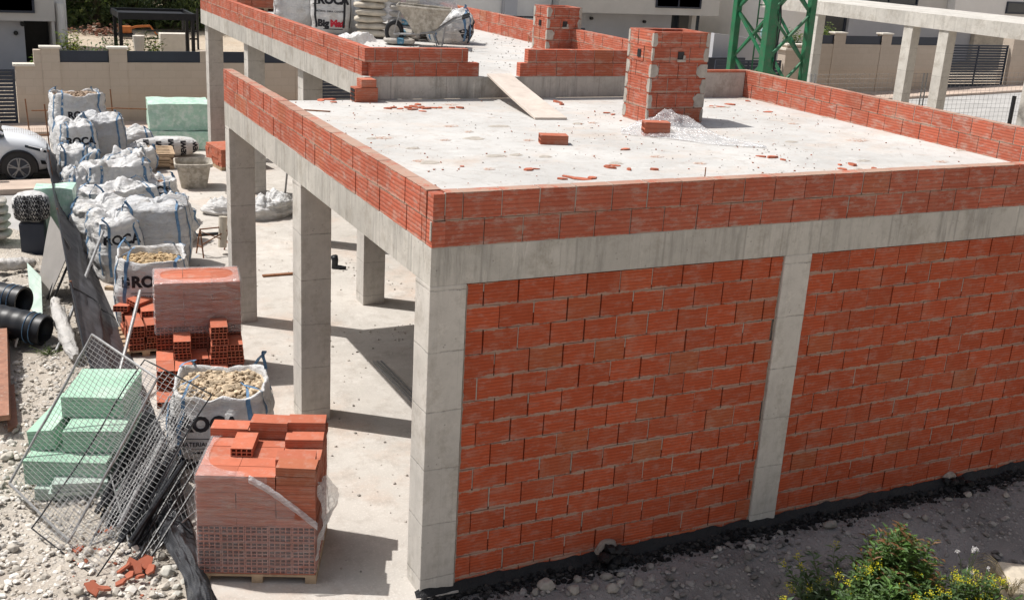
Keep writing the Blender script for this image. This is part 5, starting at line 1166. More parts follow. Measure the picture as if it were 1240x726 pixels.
# printed roll on dark base, green pack and cement bags
q = P(42, 310, 0)
block('dark_crate', (q.x + .02, q.y + .25, .0), (.36, .4, .50), R(-8), 'dark', 'dark crate standing under the small printed pack left of the netting', 'crate', None, 4)
tx = []
for j in range(6):
    for i in range(3): tx.append(('BEWI', .085, -.17 + i * .17 + (.03 if j % 2 else 0), .17 - j * .068, .004))
t = thing('insulation_roll', 'small white pack covered in rows of printed letters, on the dark crate', 'insulation pack', (q.x + .02, q.y + .28, .50), R(-6)); mb = MB(); pillow(mb, (0, 0, .24), .56, .4, .48, 0, 5); o_ = mb.build('wrapped_pack', 'sack', t, smooth=True)
letter(tx, o_, t, -math.pi / 2, .24, off=.008)
block('foam_pack', (q.x + .42, q.y + .75, .0), (.60, .45, .95), R(-10), 'wrapf', 'pale green wrapped pack standing behind the small printed pack', 'foam pack', None, 6, warp=.03)
M['redp'] = M['redink']
q = P(4, 300, 0)
nm = ['lowest', 'second', 'third', 'fourth', 'topmost']
for k_ in range(5): cement((q.x - .18 + rnd.uniform(-.03, .03), q.y + .35 + rnd.uniform(-.03, .03), .10 + k_ * .13), R(-10) + rnd.uniform(-.15, .15), 90 + k_, 'dusty grey cement bag in the pile at the left edge, %s from the bottom' % nm[k_], 'skin', 'redp' if k_ == 4 else None, 'cement bags at the left edge', dx=.62, dy=.45) if k_ < 5 else None
# planks bottom left
gp = 'reddish planks stacked at the left edge'
M['plank'] = simple('reddish_plank', (.30, .15, .10), .8, .25, 9, .3, .003, dirt=(.42, .33, .27))
for i in range(3):
    a = P(13 - 0 * i, 508, .02 + .09 * i); b = P(10, 402, .02 + .09 * i); timber('plank', a + Vector((-.10, 0, 0)), b + Vector((-.10, 0, 0)), .22 - .02 * i, .06, 'plank', ['lowest reddish plank of the stack at the left edge', 'middle reddish plank of the stack at the left edge', 'topmost reddish plank of the stack at the left edge'][i], 'plank', gp)
timber('plank', P(16, 522, .01), P(12, 470, .01), .10, .05, 'plank', 'short reddish plank lying beside the stack at the left edge', 'plank', gp)
# ------------------------------------------------------------------ rubble
def scatter(name, n, x0, x1, y0, y1, rmin, rmax, cols, label, dens=None, seed=0, zoff=0.0, power=2.2):
    rr = random.Random(seed); mb = MB(); k_ = 0
    while k_ < n:
        k_ += 1; x = rr.uniform(x0, x1); y = rr.uniform(y0, y1)
        if dens and rr.random() > dens(x, y): continue
        r_ = rmin + (rmax - rmin) * rr.random() ** power; c = rr.choice(cols); g_ = rr.uniform(.75, 1.2)
        mb.rock((x, y, GH(x, y) + r_ * .25 + zoff), r_, tuple(min(.9, q * g_) for q in c), (1, rr.uniform(.6, 1), rr.uniform(.35, .75)), seed=k_ + seed)
    return tag(mb.build(name, 'rock'), label, 'rubble', kind='stuff')
PALE = [(.64, .60, .54), (.68, .645, .59), (.56, .52, .46), (.72, .69, .64), (.50, .46, .40), (.60, .54, .46)]
dl = lambda x, y: (1.0 if y < 6.5 else .35) * (1 if x < -1.78 else 0)
scatter('rubble', 20000, -5.0, -1.72, -.8, 10.5, .006, .042, PALE, 'pale limestone rubble covering the dirt left of the netting', dl, 1, power=3)
scatter('rubble', 500, -4.6, -1.74, -.4, 5.2, .028, .06, PALE, 'larger pale stones among the rubble left of the netting', lambda x, y: .8, 2, power=2)
scatter('rubble', 60, -2.6, -1.9, .6, 1.9, .012, .032, [(.36, .12, .07), (.42, .16, .10)], 'scattered red brick crumbs in the rubble below the mesh panels', None, 3)
GREY = [(.26, .245, .23), (.32, .30, .285), (.19, .18, .17), (.40, .38, .35), (.23, .215, .205)]
scatter('rubble', 9000, -.5, 8.6, -3.2, -.16, .006, .05, GREY, 'grey crushed stone lying along the foot of the brick wall', lambda x, y: .35 + .65 * max(0, min(1, fb((x, y, 0), 1.2) * 2 + .4)), 4, power=3.2)
def stone(px, py, z, s, label, group, col, cat='stone', sq=(1, .8, .7), sd=0):
    c = P(px, py, z)
    for _ in range(4): c = P(px, py, GH(c.x, c.y))
    mb = MB(); mb.rock((0, 0, 0), s, col, sq, seed=sd + int(px)); o = mb.build('stone', 'rock', loc=(c.x, c.y, GH(c.x, c.y) + s * .3), bevel=s * .10); return tag(o, label, cat, group)
TARC = [(.012, .012, .013), (.03, .03, .032), (.008, .008, .009), (.05, .047, .045)]
def tarbits():
    rr = random.Random(8); mb = MB()
    for i in range(3800):
        x = rr.uniform(-.1, 8.6); y = -.04 - abs(rr.gauss(0, .09)) - .05 * fb((x, 0, 2), 1.5); r_ = .006 + .03 * rr.random() ** 3; z = max(GH(x, y) + .01, .02 - abs(y) * .55 if y > -.16 else -9)
        mb.rock((x, y, z), r_, rr.choice(TARC if y > -.26 else TARC + GREY), (1, .8, .6), seed=i)
    tag(mb.build('tarred_gravel', 'rock'), 'black tar stained gravel along the foot of the brick wall', 'gravel', kind='stuff')
tarbits()
gs = 'larger stones at the foot of the brick wall'
for i, (px, py, s) in enumerate(((661, 712, .10), (700, 703, .055), (735, 700, .07), (752, 706, .045), (773, 706, .065), (752, 697, .05), (742, 714, .07), (648, 718, .05), (720, 712, .05), (694, 716, .07), (1005, 638, .08), (1148, 606, .05), (1172, 600, .06), (1120, 626, .05), (980, 668, .05), (1218, 600, .05), (905, 690, .045))):
    stone(px, py, 0, s, 'grey angular stone lying on the ground along the brick wall', gs, (.30, .28, .25) if i % 3 else (.38, .35, .31))
gs = 'pale stones in the rubble beside the netting'
for i, (px, py, s) in enumerate(((203, 695, .10), (226, 706, .08), (215, 712, .06), (236, 722, .09), (214, 722, .07), (16, 667, .09), (60, 636, .07), (108, 672, .09), (95, 718, .08), (200, 712, .07), (186, 722, .06), (10, 555, .1), (186, 650, .06), (20, 690, .06), (140, 718, .07), (55, 700, .06), (195, 675, .07))):
    stone(px, py, 0, s * .8, 'pale angular stone in the rubble beside the netting', gs, (.58, .56, .50) if i < 5 else (.50, .46, .40))
stone(1234, 712, -.30, .30, 'big pale sunlit boulder at the bottom right corner behind the yellow flowers', None, (.62, .55, .44), 'boulder', (1.1, .9, .7))
gs = 'broken brick pieces below the black posts'
for i, (px, py, s, rx, ry) in enumerate(((163, 690, .10, .5, .3), (175, 684, .09, -.3, .4), (150, 693, .08, .2, .6), (183, 690, .08, .6, -.2), (158, 700, .06, .1, .2), (148, 712, .07, .3, .2), (112, 722, .08, .1, .4), (126, 722, .07, -.2, .1), (96, 668, .05, .2, .2), (170, 702, .05, .3, .1))):
    c = P(px, py, .05); mb = MB(); rr = random.Random(i + 40); m = 5; ring = [(s * (.7 + .5 * rr.random()) * math.cos(2 * math.pi * k_ / m), s * .8 * (.6 + .5 * rr.random()) * math.sin(2 * math.pi * k_ / m)) for k_ in range(m)]
    mb.add([(x, y, 0) for x, y in ring] + [(x, y, .02) for x, y in ring], [tuple(range(m, 2 * m)), tuple(range(m))[::-1]] + [(k_, (k_ + 1) % m, m + (k_ + 1) % m, m + k_) for k_ in range(m)], (rr.random(), .3, .5))
    tag(mb.build('brick_shard', 'brick', loc=(c.x, c.y, GH(c.x, c.y) + .05), rot=(rx, ry, rr.random() * 6)), 'broken red brick piece in the rubble below the black posts', 'brick piece', gs)
timber('old_board', P(1168, 640, -.28), P(1250, 622, -.22), .09, .03, 'plank', 'weathered brown board lying on the shaded ground at the right edge', 'board')
timber('old_board', P(1082, 612, -.15), P(1102, 598, -.05), .035, .02, 'wood', 'thin stick lying near the wall behind the green shrub', 'stick')
# ------------------------------------------------------------------ plants in front
def leafq(mb, p, d, up, L_, w_, col, fold=.25):
    d = d.normalized(); s = d.cross(up); s = s.normalized() if s.length > 1e-4 else d.orthogonal().normalized(); n = s.cross(d).normalized()
    a = p; m1 = p + d * L_ * .45 - n * L_ * .02; e = p + d * L_ - n * L_ * .16
    l = m1 + s * w_ / 2 + n * w_ * fold; r_ = m1 - s * w_ / 2 + n * w_ * fold
    mb.add([a, l, e, r_, m1], [(0, 4, 2, 1), (0, 3, 2, 4)], col)
GR = [(.07, .14, .035), (.09, .18, .045), (.05, .10, .03), (.12, .21, .06), (.07, .12, .045)]
def shrub(name, label, loc, h, r_, nst, nl, ll, lw, seed, cols=GR, tip=None, flowers=0, cat='shrub', group=None, spread=.6, fcol=(.75, .66, .03), fs=.022):
    t = thing(name, label, cat, loc, 0, group); rr = random.Random(seed); st = MB(); lf = MB(); heads = []; ends = []
    for k_ in range(nst):
        a = rr.random() * 6.283; q = rr.random() ** .7; lean = spread * q; hh = h * rr.uniform(.65, 1.05) * (1 - .25 * q); b = Vector((math.cos(a) * r_ * .25 * q, math.sin(a) * r_ * .25 * q, 0)); pts = []
        for j in range(8):
            f = j / 7; pts.append(b + Vector((math.cos(a) * lean * r_ * 1.5 * f ** 1.3, math.sin(a) * lean * r_ * 1.5 * f ** 1.3, hh * f)) + Vector((rr.uniform(-1, 1), rr.uniform(-1, 1), 0)) * .012 * j / 4)
        st.tube(pts, .006, 5, .002, (.10, .13, .05), caps=False); ends.append(pts[-1])
        for j in range(nl):
            f = .12 + .88 * (j + rr.random()) / nl; i = min(6, int(f * 7)); p = pts[i].lerp(pts[i + 1], f * 7 - i); an = j * 2.4 + rr.uniform(-.5, .5); d = Vector((math.cos(an), math.sin(an), rr.uniform(.1, .9))); c = rr.choice(cols); g_ = rr.uniform(.7, 1.35)
            c = tip if (tip and f > .93 and rr.random() < .5) else c
            leafq(lf, p, d, Vector((0, 0, 1)), ll * rr.uniform(.6, 1.15) * (1 - .35 * f), lw * rr.uniform(.7, 1.2), tuple(x * g_ for x in c))
        if flowers and rr.random() < flowers:
            fl = MB(); heads.append(fl)
            for q2 in range(34):
                o = pts[-1] + Vector((rr.gauss(0, fs * .8), rr.gauss(0, fs * .8), rr.gauss(fs * .3, fs * .8))); g_ = rr.uniform(.7, 1.1); leafq(fl, o, Vector((rr.uniform(-1, 1), rr.uniform(-1, 1), rr.uniform(-.2, 1))), Vector((0, 0, 1)), .013, .011, tuple(x * g_ for x in fcol), .1)
    st.build('stem', 'leaf', t); lf.build('leaves', 'leaf', t)
    for fl in heads: fl.build('flower_head', 'leaf', t)
    return t
def gl(px, py, z): q = P(px, py, z); return (q.x, q.y, z)
q = P(1092, 662, .45); shrub('leafy_shrub', 'dense dark green shrub with reddish tips growing before the brick wall', (q.x, q.y, -.48), 1.16, .40, 150, 42, .135, .034, 1, tip=(.16, .07, .03), spread=.5)
q = P(1075, 712, .25); shrub('leafy_shrub', 'lower green leafy shrub at the bottom edge, in front of the reddish tipped one', (q.x, q.y, -.45), .90, .40, 90, 34, .14, .036, 2)
gfw = 'yellow flowering weeds at the bottom right'
fl_ = [(1056, 692, .50, .12, 'yellow flowering weed at the left foot of the dark shrub'), (1115, 705, .50, .16, 'yellow flowering weed in front of the dark shrub'), (1168, 690, .52, .18, 'tall yellow flowering weed right of the dark shrub'), (1200, 698, .50, .14, 'yellow flowering weed beside the pale boulder'), (1140, 722, .48, .2, 'low yellow flowering weed at the bottom edge')]
for i, (px, py, h, r_, lb) in enumerate(fl_):
    q = P(px, py, .32); shrub('flowering_weed', lb, (q.x, q.y, -.42), h + .30, r_ + .05, 34, 30, .12, .027, 10 + i, cols=[(.07, .12, .045), (.09, .15, .05), (.05, .10, .03)], flowers=.42, cat='weed', group=gfw, spread=.8)
q = P(1008, 705, .05); shrub('flowering_weed', 'spreading grey green weed with a few yellow flowers, left of the shrubs', (q.x, q.y, -.42), .64, .36, 40, 24, .15, .034, 20, cols=[(.09, .14, .08), (.12, .17, .10), (.07, .12, .06)], flowers=.3, cat='weed', group=gfw, spread=1.1)
q = P(1182, 662, .25); shrub('white_flower_weed', 'thin weed with tiny white flowers above the yellow ones', (q.x, q.y, -.42), .75, .14, 7, 6, .05, .012, 30, flowers=1, cat='weed', fcol=(.75, .72, .75), fs=.010)
q = P(1228, 705, -.2); t = thing('dry_grass', 'dry straw coloured grass tuft beside the pale boulder', 'grass tuft', (q.x, q.y, -.35)); mb = MB(); rr = random.Random(3)
for i in range(160):
    a = rr.uniform(1.8, 4.6); L_ = rr.uniform(.2, .6); pts = [Vector((math.cos(a) * L_ * f + rr.uniform(-.02, .02), math.sin(a) * L_ * f * .6, .38 * math.sin(f * 2.2) * L_ * 1.6)) for f in (0, .25, .5, .75, 1)]; mb.tube(pts, .0022, 3, .001, (.42, .34, .22), caps=False)
mb.build('straw', 'leaf', t)
for i, (px, py) in enumerate(((35, 400), (60, 428), (48, 410), (70, 590))):
    q = P(px, py, 0); shrub('small_weed', ['small green weed beside the mouth of the lower black pipe', 'tiny green weed on the dirt below the pipes', 'low green weed on the dirt between pipe and planks', 'tiny weed in the rubble beside the foam heap'][i], (q.x, q.y, GH(q.x, q.y)), .10, .14, 26, 6, .03, .010, 50 + i, cat='weed', cols=[(.10, .16, .03), (.08, .13, .03)], spread=1.2)
# ------------------------------------------------------------------ street wall on the left
WY = 22.95
def street_wall(name, label, x0, x1, zb, zt, piers, planters, lowz=None, group='stone block garden walls along the street'):
    """piers: (xa, xb, top); planters: (xa, xb) dark steel troughs let in below the coping"""
    t = thing(name, label, 'wall', (x0, WY, zb), 0, group); mb = MB(); dep = .22
    xs = sorted(planters)
    mb.box((0, 0, -.2), (x1 - x0, dep, zt - zb - .30))
    a = 0
    for (p, q) in xs + [(x1, x1)]:
        if p - x0 - a > .01: mb.box((a, .002, zt - zb - .30), (p - x0, dep - .002, zt - zb))
        a = q - x0
    for (p, q, top) in piers: mb.box((p - x0, -.02, -.2), (q - x0, dep + .02, top - zb))
    mb.build('block_wall', 'block', t)
    for (p, q, top) in piers:
        m = MB(); m.box((p - x0 - .04, -.06, top - zb), (q - x0 + .04, dep + .06, top - zb + .05)); m.build('coping', 'cap', t, bevel=.006)
    for (p, q) in xs:
        m = MB(); m.box((p - x0 + .01, .03, zt - zb - .298), (q - x0 - .01, .06, zt - zb - .02)); m.box((p - x0 + .01, .025, zt - zb - .05), (q - x0 - .01, .07, zt - zb - .015)); m.build('steel_trough', 'dark', t)
    return t
ZW = 1.90
street_wall('garden_wall', 'beige stone block wall with dark steel troughs, across the street behind the white bags', -1.40, 5.62, 0.0, ZW, [(-1.22, -.80, ZW + .04), (.37, .81, ZW + .04), (5.2, 5.62, ZW + .04)], [(-.80, .37), (.81, 2.66), (3.1, 5.2)])
t = thing('gate_pier', 'lower stone gate pier at the left end of the garden wall', 'gate pier', (-1.84, WY, 0)); mb = MB(); mb.box((0, 0, -.1), (.44, .24, 1.50)); mb.build('block_pier', 'block', t); mb = MB(); mb.box((-.05, -.05, 1.50), (.46, .29, 1.56)); mb.build('coping', 'cap', t, bevel=.006)
def slat_gate(x0, x1, zb, zt, label, nsl, solid=.55, y=WY + .05, group='dark slatted steel gates'):
    t = thing('slat_gate', label, 'gate', (x0, y, zb), 0, group); w_ = x1 - x0; h = zt - zb
    mb = MB(); mb.box((0, 0, 0), (.06, .05, h)); mb.box((w_ - .06, 0, 0), (w_, .05, h)); mb.box((.06, .002, h - .06), (w_ - .06, .048, h)); mb.box((.06, .002, 0), (w_ - .06, .048, .06)); mb.box((w_ / 2 - .02, -.004, .06), (w_ / 2 + .02, .052, h - .06)); mb.build('gate_frame', 'dark', t)
    mb = MB(); n = nsl; ph = (h - .12) / n
    for i in range(n): mb.box((.06, .012, .06 + i * ph), (w_ - .06, .035, .06 + i * ph + ph * solid))
    mb.build('slats', 'dark', t); return t
slat_gate(-6.2, -1.86, .02, 1.42, 'dark slatted steel gate at the left edge beside the parked car', 14, .80)
slat_gate(5.64, 8.2, .02, 1.40, 'dark slatted steel gate seen between the columns of the house', 14, .93)
# right-hand walls, the street climbs
zr = hz(27, 18) + .10
street_wall('garden_wall', 'beige stone block wall with dark troughs, seen behind the neighbouring columns on the right', 23.2, 29.4, .62, 2.62, [(24.0, 24.5, 2.67), (26.15, 26.6, 2.67), (22.0, 23.2, 2.25)], [(23.25, 24.0), (24.5, 26.15), (26.6, 29.35)])
slat_gate(29.5, 32.55, .80, 2.36, 'wide dark slatted gate on the right between stone piers', 15, .72)
t = thing('gate_pier', 'tall pale stone pier to the right of the wide dark gate', 'gate pier', (32.6, WY - .1, .6)); mb = MB(); mb.box((0, 0, 0), (.9, .5, 2.0)); mb.box((.95, -.05, 0), (3.4, .1, 1.9)); mb.build('block_pier', 'block', t)
slat_gate(19.2, 21.9, .45, 1.75, 'dark slatted gate behind the crane mast, next to pale stone pier', 10, .9)
t = thing('gate_pier', 'pale stone pier with a flat cap, visible through the crane mast', 'gate pier', (21.95, WY - .05, .35)); mb = MB(); mb.box((0, 0, 0), (.6, .4, 1.75)); mb.build('block_pier', 'block', t); mb = MB(); mb.box((-.08, -.08, 1.75), (.68, .48, 1.82)); mb.build('coping', 'cap', t)
# ------------------------------------------------------------------ houses
def wbox(t, name, a, b, mat='white', **k): mb = MB(); mb.box(a, b); return mb.build(name, mat, t, **k)
def window(t, x0, x1, z0, z1, y, depth=.1, name='window'):
    mb = MB(); f = .06; mb.box((x0, y, z0), (x0 + f, y + depth, z1)); mb.box((x1 - f, y, z0), (x1, y + depth, z1)); mb.box((x0 + f, y, z1 - f), (x1 - f, y + depth, z1)); mb.box((x0 + f, y, z0), (x1 - f, y + depth, z0 + f)); mb.box(((x0 + x1) / 2 - .025, y + .01, z0 + f), ((x0 + x1) / 2 + .025, y + depth, z1 - f))
    o = mb.build(name, 'dark', t); mb = MB(); mb.box((x0 + f, y + .05, z0 + f), (x1 - f, y + .06, z1 - f)); mb.build('pane', 'glass', o); return o
def lampw(t, x, z, y): mb = MB(); mb.bar((x, y, z), (x, y - .10, z), .06, 10); return mb.build('wall_lamp', 'black', t)
hs = thing('white_house', 'modern white house with shaded grey face and dark entrance at the upper left', 'house', (0, 0, 0))
wbox(hs, 'upper_storey', (-9, 26.0, 2.33), (-.62, 34, 5.6), 'grey_shade'); 
wbox(hs, 'lower_wall', (-9, 26.35, 0), (-1.40, 33.5, 2.325), 'shade'); wbox(hs, 'side_wall', (-.72, 26.02, 0), (-.64, 33.9, 2.325), 'grey_shade'); wbox(hs, 'side_wing', (-.60, 26.3, 0), (-.30, 33.5, 5.4), 'white'); wbox(hs, 'entrance', (-1.395, 27.4, 0), (-.725, 33.4, 2.32), 'black')
window(hs, -3.4, -1.12, 2.54, 4.2, 25.95); lampw(hs, -1.62, 1.98, 26.34); lampw(hs, -1.44, 2.22, 26.34)
mb = MB(); mb.tube([(-.47, 26.2, 0), (-.47, 26.2, 2.8)], .11, 10); mb.build('downpipe', 'white', hs); wbox(hs, 'door_panel', (-.56, 26.285, 1.0), (-.46, 26.298, 2.2), 'dark')
# house in the middle (behind the upper slab)
hm = thing('pale_house', 'wide pale house with shaded grey face and recessed garage behind the chimneys', 'house', (0, 0, 0)); y = 30
wbox(hm, 'upper_storey', (17.0, y, 2.66), (24.2, y + 9, 6.5), 'grey_shade'); wbox(hm, 'garage_wall', (17.6, y + .9, .3), (22.6, y + 9, 2.655), 'shade'); wbox(hm, 'white_wing', (9.0, y + .5, .3), (16.96, y + 8.8, 6.5), 'white')
wbox(hm, 'wing_pier', (14.9, y + .2, .3), (15.4, y + .49, 6.0), 'shade'); wbox(hm, 'side_fin', (16.1, y - 1.5, 1.5), (16.25, y + .2, 2.75), 'shade'); wbox(hm, 'corner_post', (23.3, y + .5, .3), (23.5, y + .7, 2.655), 'grey_shade'); wbox(hm, 'dark_glazing', (22.65, y + 1.2, 1.0), (24.15, y + 1.3, 2.6), 'glass')
window(hm, 21.2, 23.3, 2.92, 4.4, y - .05); lampw(hm, 18.9, 2.40, y + .88); lampw(hm, 21.3, 2.32, y + .88)
mb = MB(); 
for z in (2.05, 2.40): mb.bar((9.4, y - 2, z + .2), (16.2, y - 2, z + .2), .035, 6)
for i in range(5): mb.bar((9.6 + i * 1.5, y - 2, 1.2), (9.6 + i * 1.5, y - 2, 2.6), .025, 6)
mb.build('terrace_railing', 'black', hm); wbox(hm, 'terrace_wall', (9.0, y - 1.95, .3), (16.2, y - 1.8, 2.0), 'white'); wbox(hm, 'dark_fascia', (16.3, y - 1.2, 1.3), (17.5, y - 1.1, 2.2), 'dark')
t = thing('boundary_wall', 'grey rendered boundary wall to the right of the near chimney', 'wall', (0, 0, 0)); mb = MB(); mb.add([(21.2, 26.0, 0), (25.2, 26.0, 0), (25.2, 26.0, 1.95), (21.2, 26.0, 2.35), (21.2, 26.2, 0), (25.2, 26.2, 0), (25.2, 26.2, 1.95), (21.2, 26.2, 2.35)], [(0, 1, 2, 3), (4, 7, 6, 5), (3, 2, 6, 7), (1, 5, 6, 2), (0, 3, 7, 4)]); mb.build('rendered_wall', 'shade', t)
mb = MB(); mb.box((18.8, 25.5, .3), (22.3, 25.6, 1.55)); mb.build('dark_panel', 'dark', t)
t = thing('garden_hose', 'coiled turquoise hose on top of the grey boundary wall', 'hose', (24.0, 26.6, 2.12)); mb = MB(); mb.tube([(.28 * math.cos(a) + .02 * math.sin(3 * a), .1 * math.sin(a), .14 + .14 * math.sin(a) + a * .004) for a in [i * .5 for i in range(60)]], .022, 6); mb.build('hose_coil', simple('turquoise_hose', (.25, .42, .42), .5, .1), t)
# far white and stone buildings right of it
hw = thing('white_house', 'bright white house seen through the crane mast', 'house', (0, 0, 0)); wbox(hw, 'body', (25.6, 28.5, .3), (29.3, 36, 6.8), 'white'); window(hw, 28.2, 30.4, 1.4, 3.2, 28.4)
hy = thing('stone_house', 'sandy stone clad house far behind, between pale house and crane', 'house', (0, 0, 0)); wbox(hy, 'body', (28.5, 39, .3), (36.5, 44, 7.5), 'ystone') if False else None
M['ystone'] = simple('sandy_stone', (.50, .40, .27), .9, .25, 5, .5, .02); wbox(hy, 'body', (27.2, 37.5, .3), (33.5, 44, 7.5), 'ystone'); window(hy, 29.0, 29.5, 1.6, 2.7, 37.4); window(hy, 31.0, 31.6, 1.6, 2.7, 37.4)
hr = thing('white_house', 'white and grey house with long dark windows at the upper right', 'house', (0, 0, 0))
wbox(hr, 'grey_volume', (27.0, 28.0, 3.30), (34.3, 38, 7.5), 'grey_shade'); wbox(hr, 'grey_wall', (29.4, 28.3, .5), (36.3, 37.5, 3.0), 'shade'); wbox(hr, 'white_volume', (34.32, 27.6, 3.02), (52, 38, 7.5), 'white'); wbox(hr, 'white_soffit_wall', (29.4, 28.4, 3.0), (34.3, 37.4, 3.298), 'white')
wbox(hr, 'dark_recess', (27.2, 28.9, .5), (29.35, 29.0, 3.0), 'dark'); window(hr, 37.3, 41.5, 3.25, 3.75, 27.52); window(hr, 29.5, 32.6, 3.42, 4.2, 27.94); wbox(hr, 'stone_wall', (36.35, 28.2, .5), (46, 37, 3.0), 'ystone2') if 'ystone2' in M else None
M['ystone2'] = simple('pale_stone', (.58, .52, .43), .9, .18, 5, .5, .02); wbox(hr, 'stone_wall', (36.32, 28.1, .5), (46, 37, 3.015), 'ystone2')
# ------------------------------------------------------------------ neighbouring structure
nb = thing('unfinished_structure', 'bare concrete frame of the neighbouring plot with a thin slab on columns', 'building', (0, 0, 0))
def npart(name, mb, mat, **k): return mb.build(name, mat, nb, **k)
XN = 20.5; M['ncol'] = concrete('neighbour_column', (.60, .57, .52), joints=.62, streak=.1, pores=False); M['nbeam'] = concrete('neighbour_beam', (.58, .555, .51), streak=.3, vert=1.1, pores=False)
mb = MB(); mb.box((XN, 9.5, 3.49), (XN + 3.2, 22.6, 3.87)); npart('roof_slab', mb, 'nbeam')
for y_ in (19.9, 16.0, 14.72, 11.75):
    mb = MB(); mb.box((0, 0, 0), (.30, .34, 3.29)); npart('column', mb, 'ncol', loc=(XN + .03, y_, .2), bevel=.01)
# site mesh fence on the right
def site_fence(a, b, n, label):
    a = Vector(a); b = Vector(b); t = thing('mesh_fence', label, 'fence', tuple(a), 0); d = b - a; h = Vector((0, 0, 1.7)); mb = MB()
    k_ = int(d.length / .16)
    for i in range(k_): mb.bar(d * (i / k_) + Vector((0, 0, .1)), d * (i / k_) + h, .004, 3, caps=False)
    for j in range(13): mb.bar(Vector((0, 0, .12 + j * .13)), d + Vector((0, 0, .12 + j * .13)), .004, 3, caps=False)
    mb.build('wire_grid', 'wire', t)
    for i in range(n + 1): m = MB(); m.bar(d * (i / n), d * (i / n) + h, .022, 6); m.bar(d * (i / n) + d.normalized() * .12, d * (i / n) + d.normalized() * .12 + h, .022, 6) if i < n else None; m.build('post', 'wire', t)
q = P(1195, 147, .45); site_fence((18.6, 17.6, .3), (30.0, 16.2, .55), 3, 'wire mesh site fence running behind the neighbouring columns')
# weeds and black stub right
q = PX(1225, 135, 18.5); rod('black_post', (q.x, q.y, .3), (q.x, q.y, q.z + .35), .05, 'thick black post stub standing beside the right neighbouring column', 'post', 'black')
q = PX(1205, 140, 19.5); shrub('dry_bush', 'dry grey brown bush growing by the site fence on the right', (q.x, q.y, .4), 1.3, .5, 40, 10, .10, .02, 77, cols=[(.22, .18, .10), (.15, .15, .07)], cat='bush')
# ------------------------------------------------------------------ crane mast
cr = thing('tower_crane_mast', 'green lattice mast of a tower crane rising behind the roof', 'crane', (15.35, 15.55, 0)); w_ = 1.28; ang = R(45) - math.atan2(1, 1)
yawc = R(2); cc_ = [(-w_ / 2, -w_ / 2), (w_ / 2, -w_ / 2), (w_ / 2, w_ / 2), (-w_ / 2, w_ / 2)]; T = Matrix.Rotation(yawc, 3, 'Z')
def lp3(i, z): p = T @ Vector((cc_[i % 4][0], cc_[i % 4][1], 0)); return Vector((p.x, p.y, z))
for i in range(4):
    mb = MB(); s = .085 if i != 0 else .11; p = lp3(i, 0); mb.box((p.x - s, p.y - s, 0), (p.x + s, p.y + s, 12)); mb.build('leg', 'crane', cr, bevel=.012)
st = 1.15
for i in range(4):
    for k_ in range(10):
        z = .35 + k_ * st; z2 = z + st; a, b = (i, i + 1) if k_ % 2 == (i % 2) else (i + 1, i); mb = MB(); mb.bar(lp3(a, z), lp3(b, z2), .042, 4); mb.build('brace', 'crane', cr); mb = MB(); dq = (lp3(0, z) + lp3(2, z)) / 2; q_ = Vector((dq.x, dq.y, 0)); sh = lambda p: p + (Vector((q_.x, q_.y, p.z)) - p) * .06; mb.bar(sh(lp3(b, z)), sh(lp3(a, z2)), .038, 4)
        mb.build('brace', 'crane', cr)
mb = MB()
for k_ in range(10):
    pass
for x in (-.2, .2): mb.bar((x, .35, .2), (x, .35, 12), .02, 5)
for k_ in range(34): mb.bar((-.2, .35, .3 + k_ * .33), (.2, .35, .3 + k_ * .33), .014, 5)
mb.build('ladder', 'crane', cr)
mb = MB(); mb.tube([(0.1, -.1, 0), (.14, -.12, 2.8), (.3, 0.05, 3.6), (.1, .1, 5), (.12, 0, 12)], .018, 5); mb.tube([(.3, .1, 0), (.28, .1, 3), (.1, -.1, 3.3), (.25, .1, 6), (.25, .1, 12)], .014, 5); mb.build('power_cable', 'black', cr)
# ------------------------------------------------------------------ pergola and garden
pg = thing('pergola', 'black steel pergola with slatted roof standing in the garden behind the wall', 'pergola', (0, 0, 0)); y0, y1 = 25.0, 26.6; a = PY(145, 16, y0); b = PY(233, 20, y0); zt_ = a.z
for (x, y_) in ((a.x, y0), (b.x, y0), (b.x + .12, y1), (a.x + .05, y1)): mb = MB(); mb.box((x - .045, y_ - .045, 0), (x + .045, y_ + .045, zt_)); mb.build('post', 'black', pg)
mb = MB()
for y_ in (y0, y1): mb.box((a.x - .05, y_ - .04, zt_ - .16), (b.x + .1, y_ + .04, zt_ + .02))
for x in (a.x, b.x + .05): mb.box((x - .04, y0 + .04, zt_ - .15), (x + .04, y1 - .04, zt_ + .01))
mb.build('beam', 'black', pg); mb = MB()
for i in range(26): mb.cbox(((a.x + b.x) / 2, y0 + .08 + i * (y1 - y0 - .16) / 25, zt_ - .06), (b.x - a.x - .1, .05, .012), 0, rx=.35)
mb.build('slats', 'black', pg)
tl_ = thing('garden_fence', 'low dark rail fence at the end of the garden behind the pergola', 'fence', (0, 0, 0)); mb = MB()
c0 = P(178, 54, 1.1); c1_ = P(246, 58, 1.1)
for z in (0.3, .55): mb.bar((c0.x, c0.y, 1.0 + z), (c1_.x, c0.y, 1.0 + z), .04, 4)
mb.build('rail', 'black', tl_); mb = MB(); mb.bar((c0.x + 1.2, c0.y, .9), (c0.x + 1.2, c0.y, 2.3), .04, 5); mb.bar((c1_.x, c0.y, .9), (c1_.x, c0.y, 2.3), .04, 5); mb.build('post', 'black', tl_)
q = P(211, 52, 1.4); mb = MB(); mb.box((-.45, -.2, -.4), (.45, .2, .5)); tag(mb.build('stone_block', 'cap', loc=(q.x, q.y, 1.2), bevel=.02), 'pale square block standing in the garden under the pergola', 'stone block')
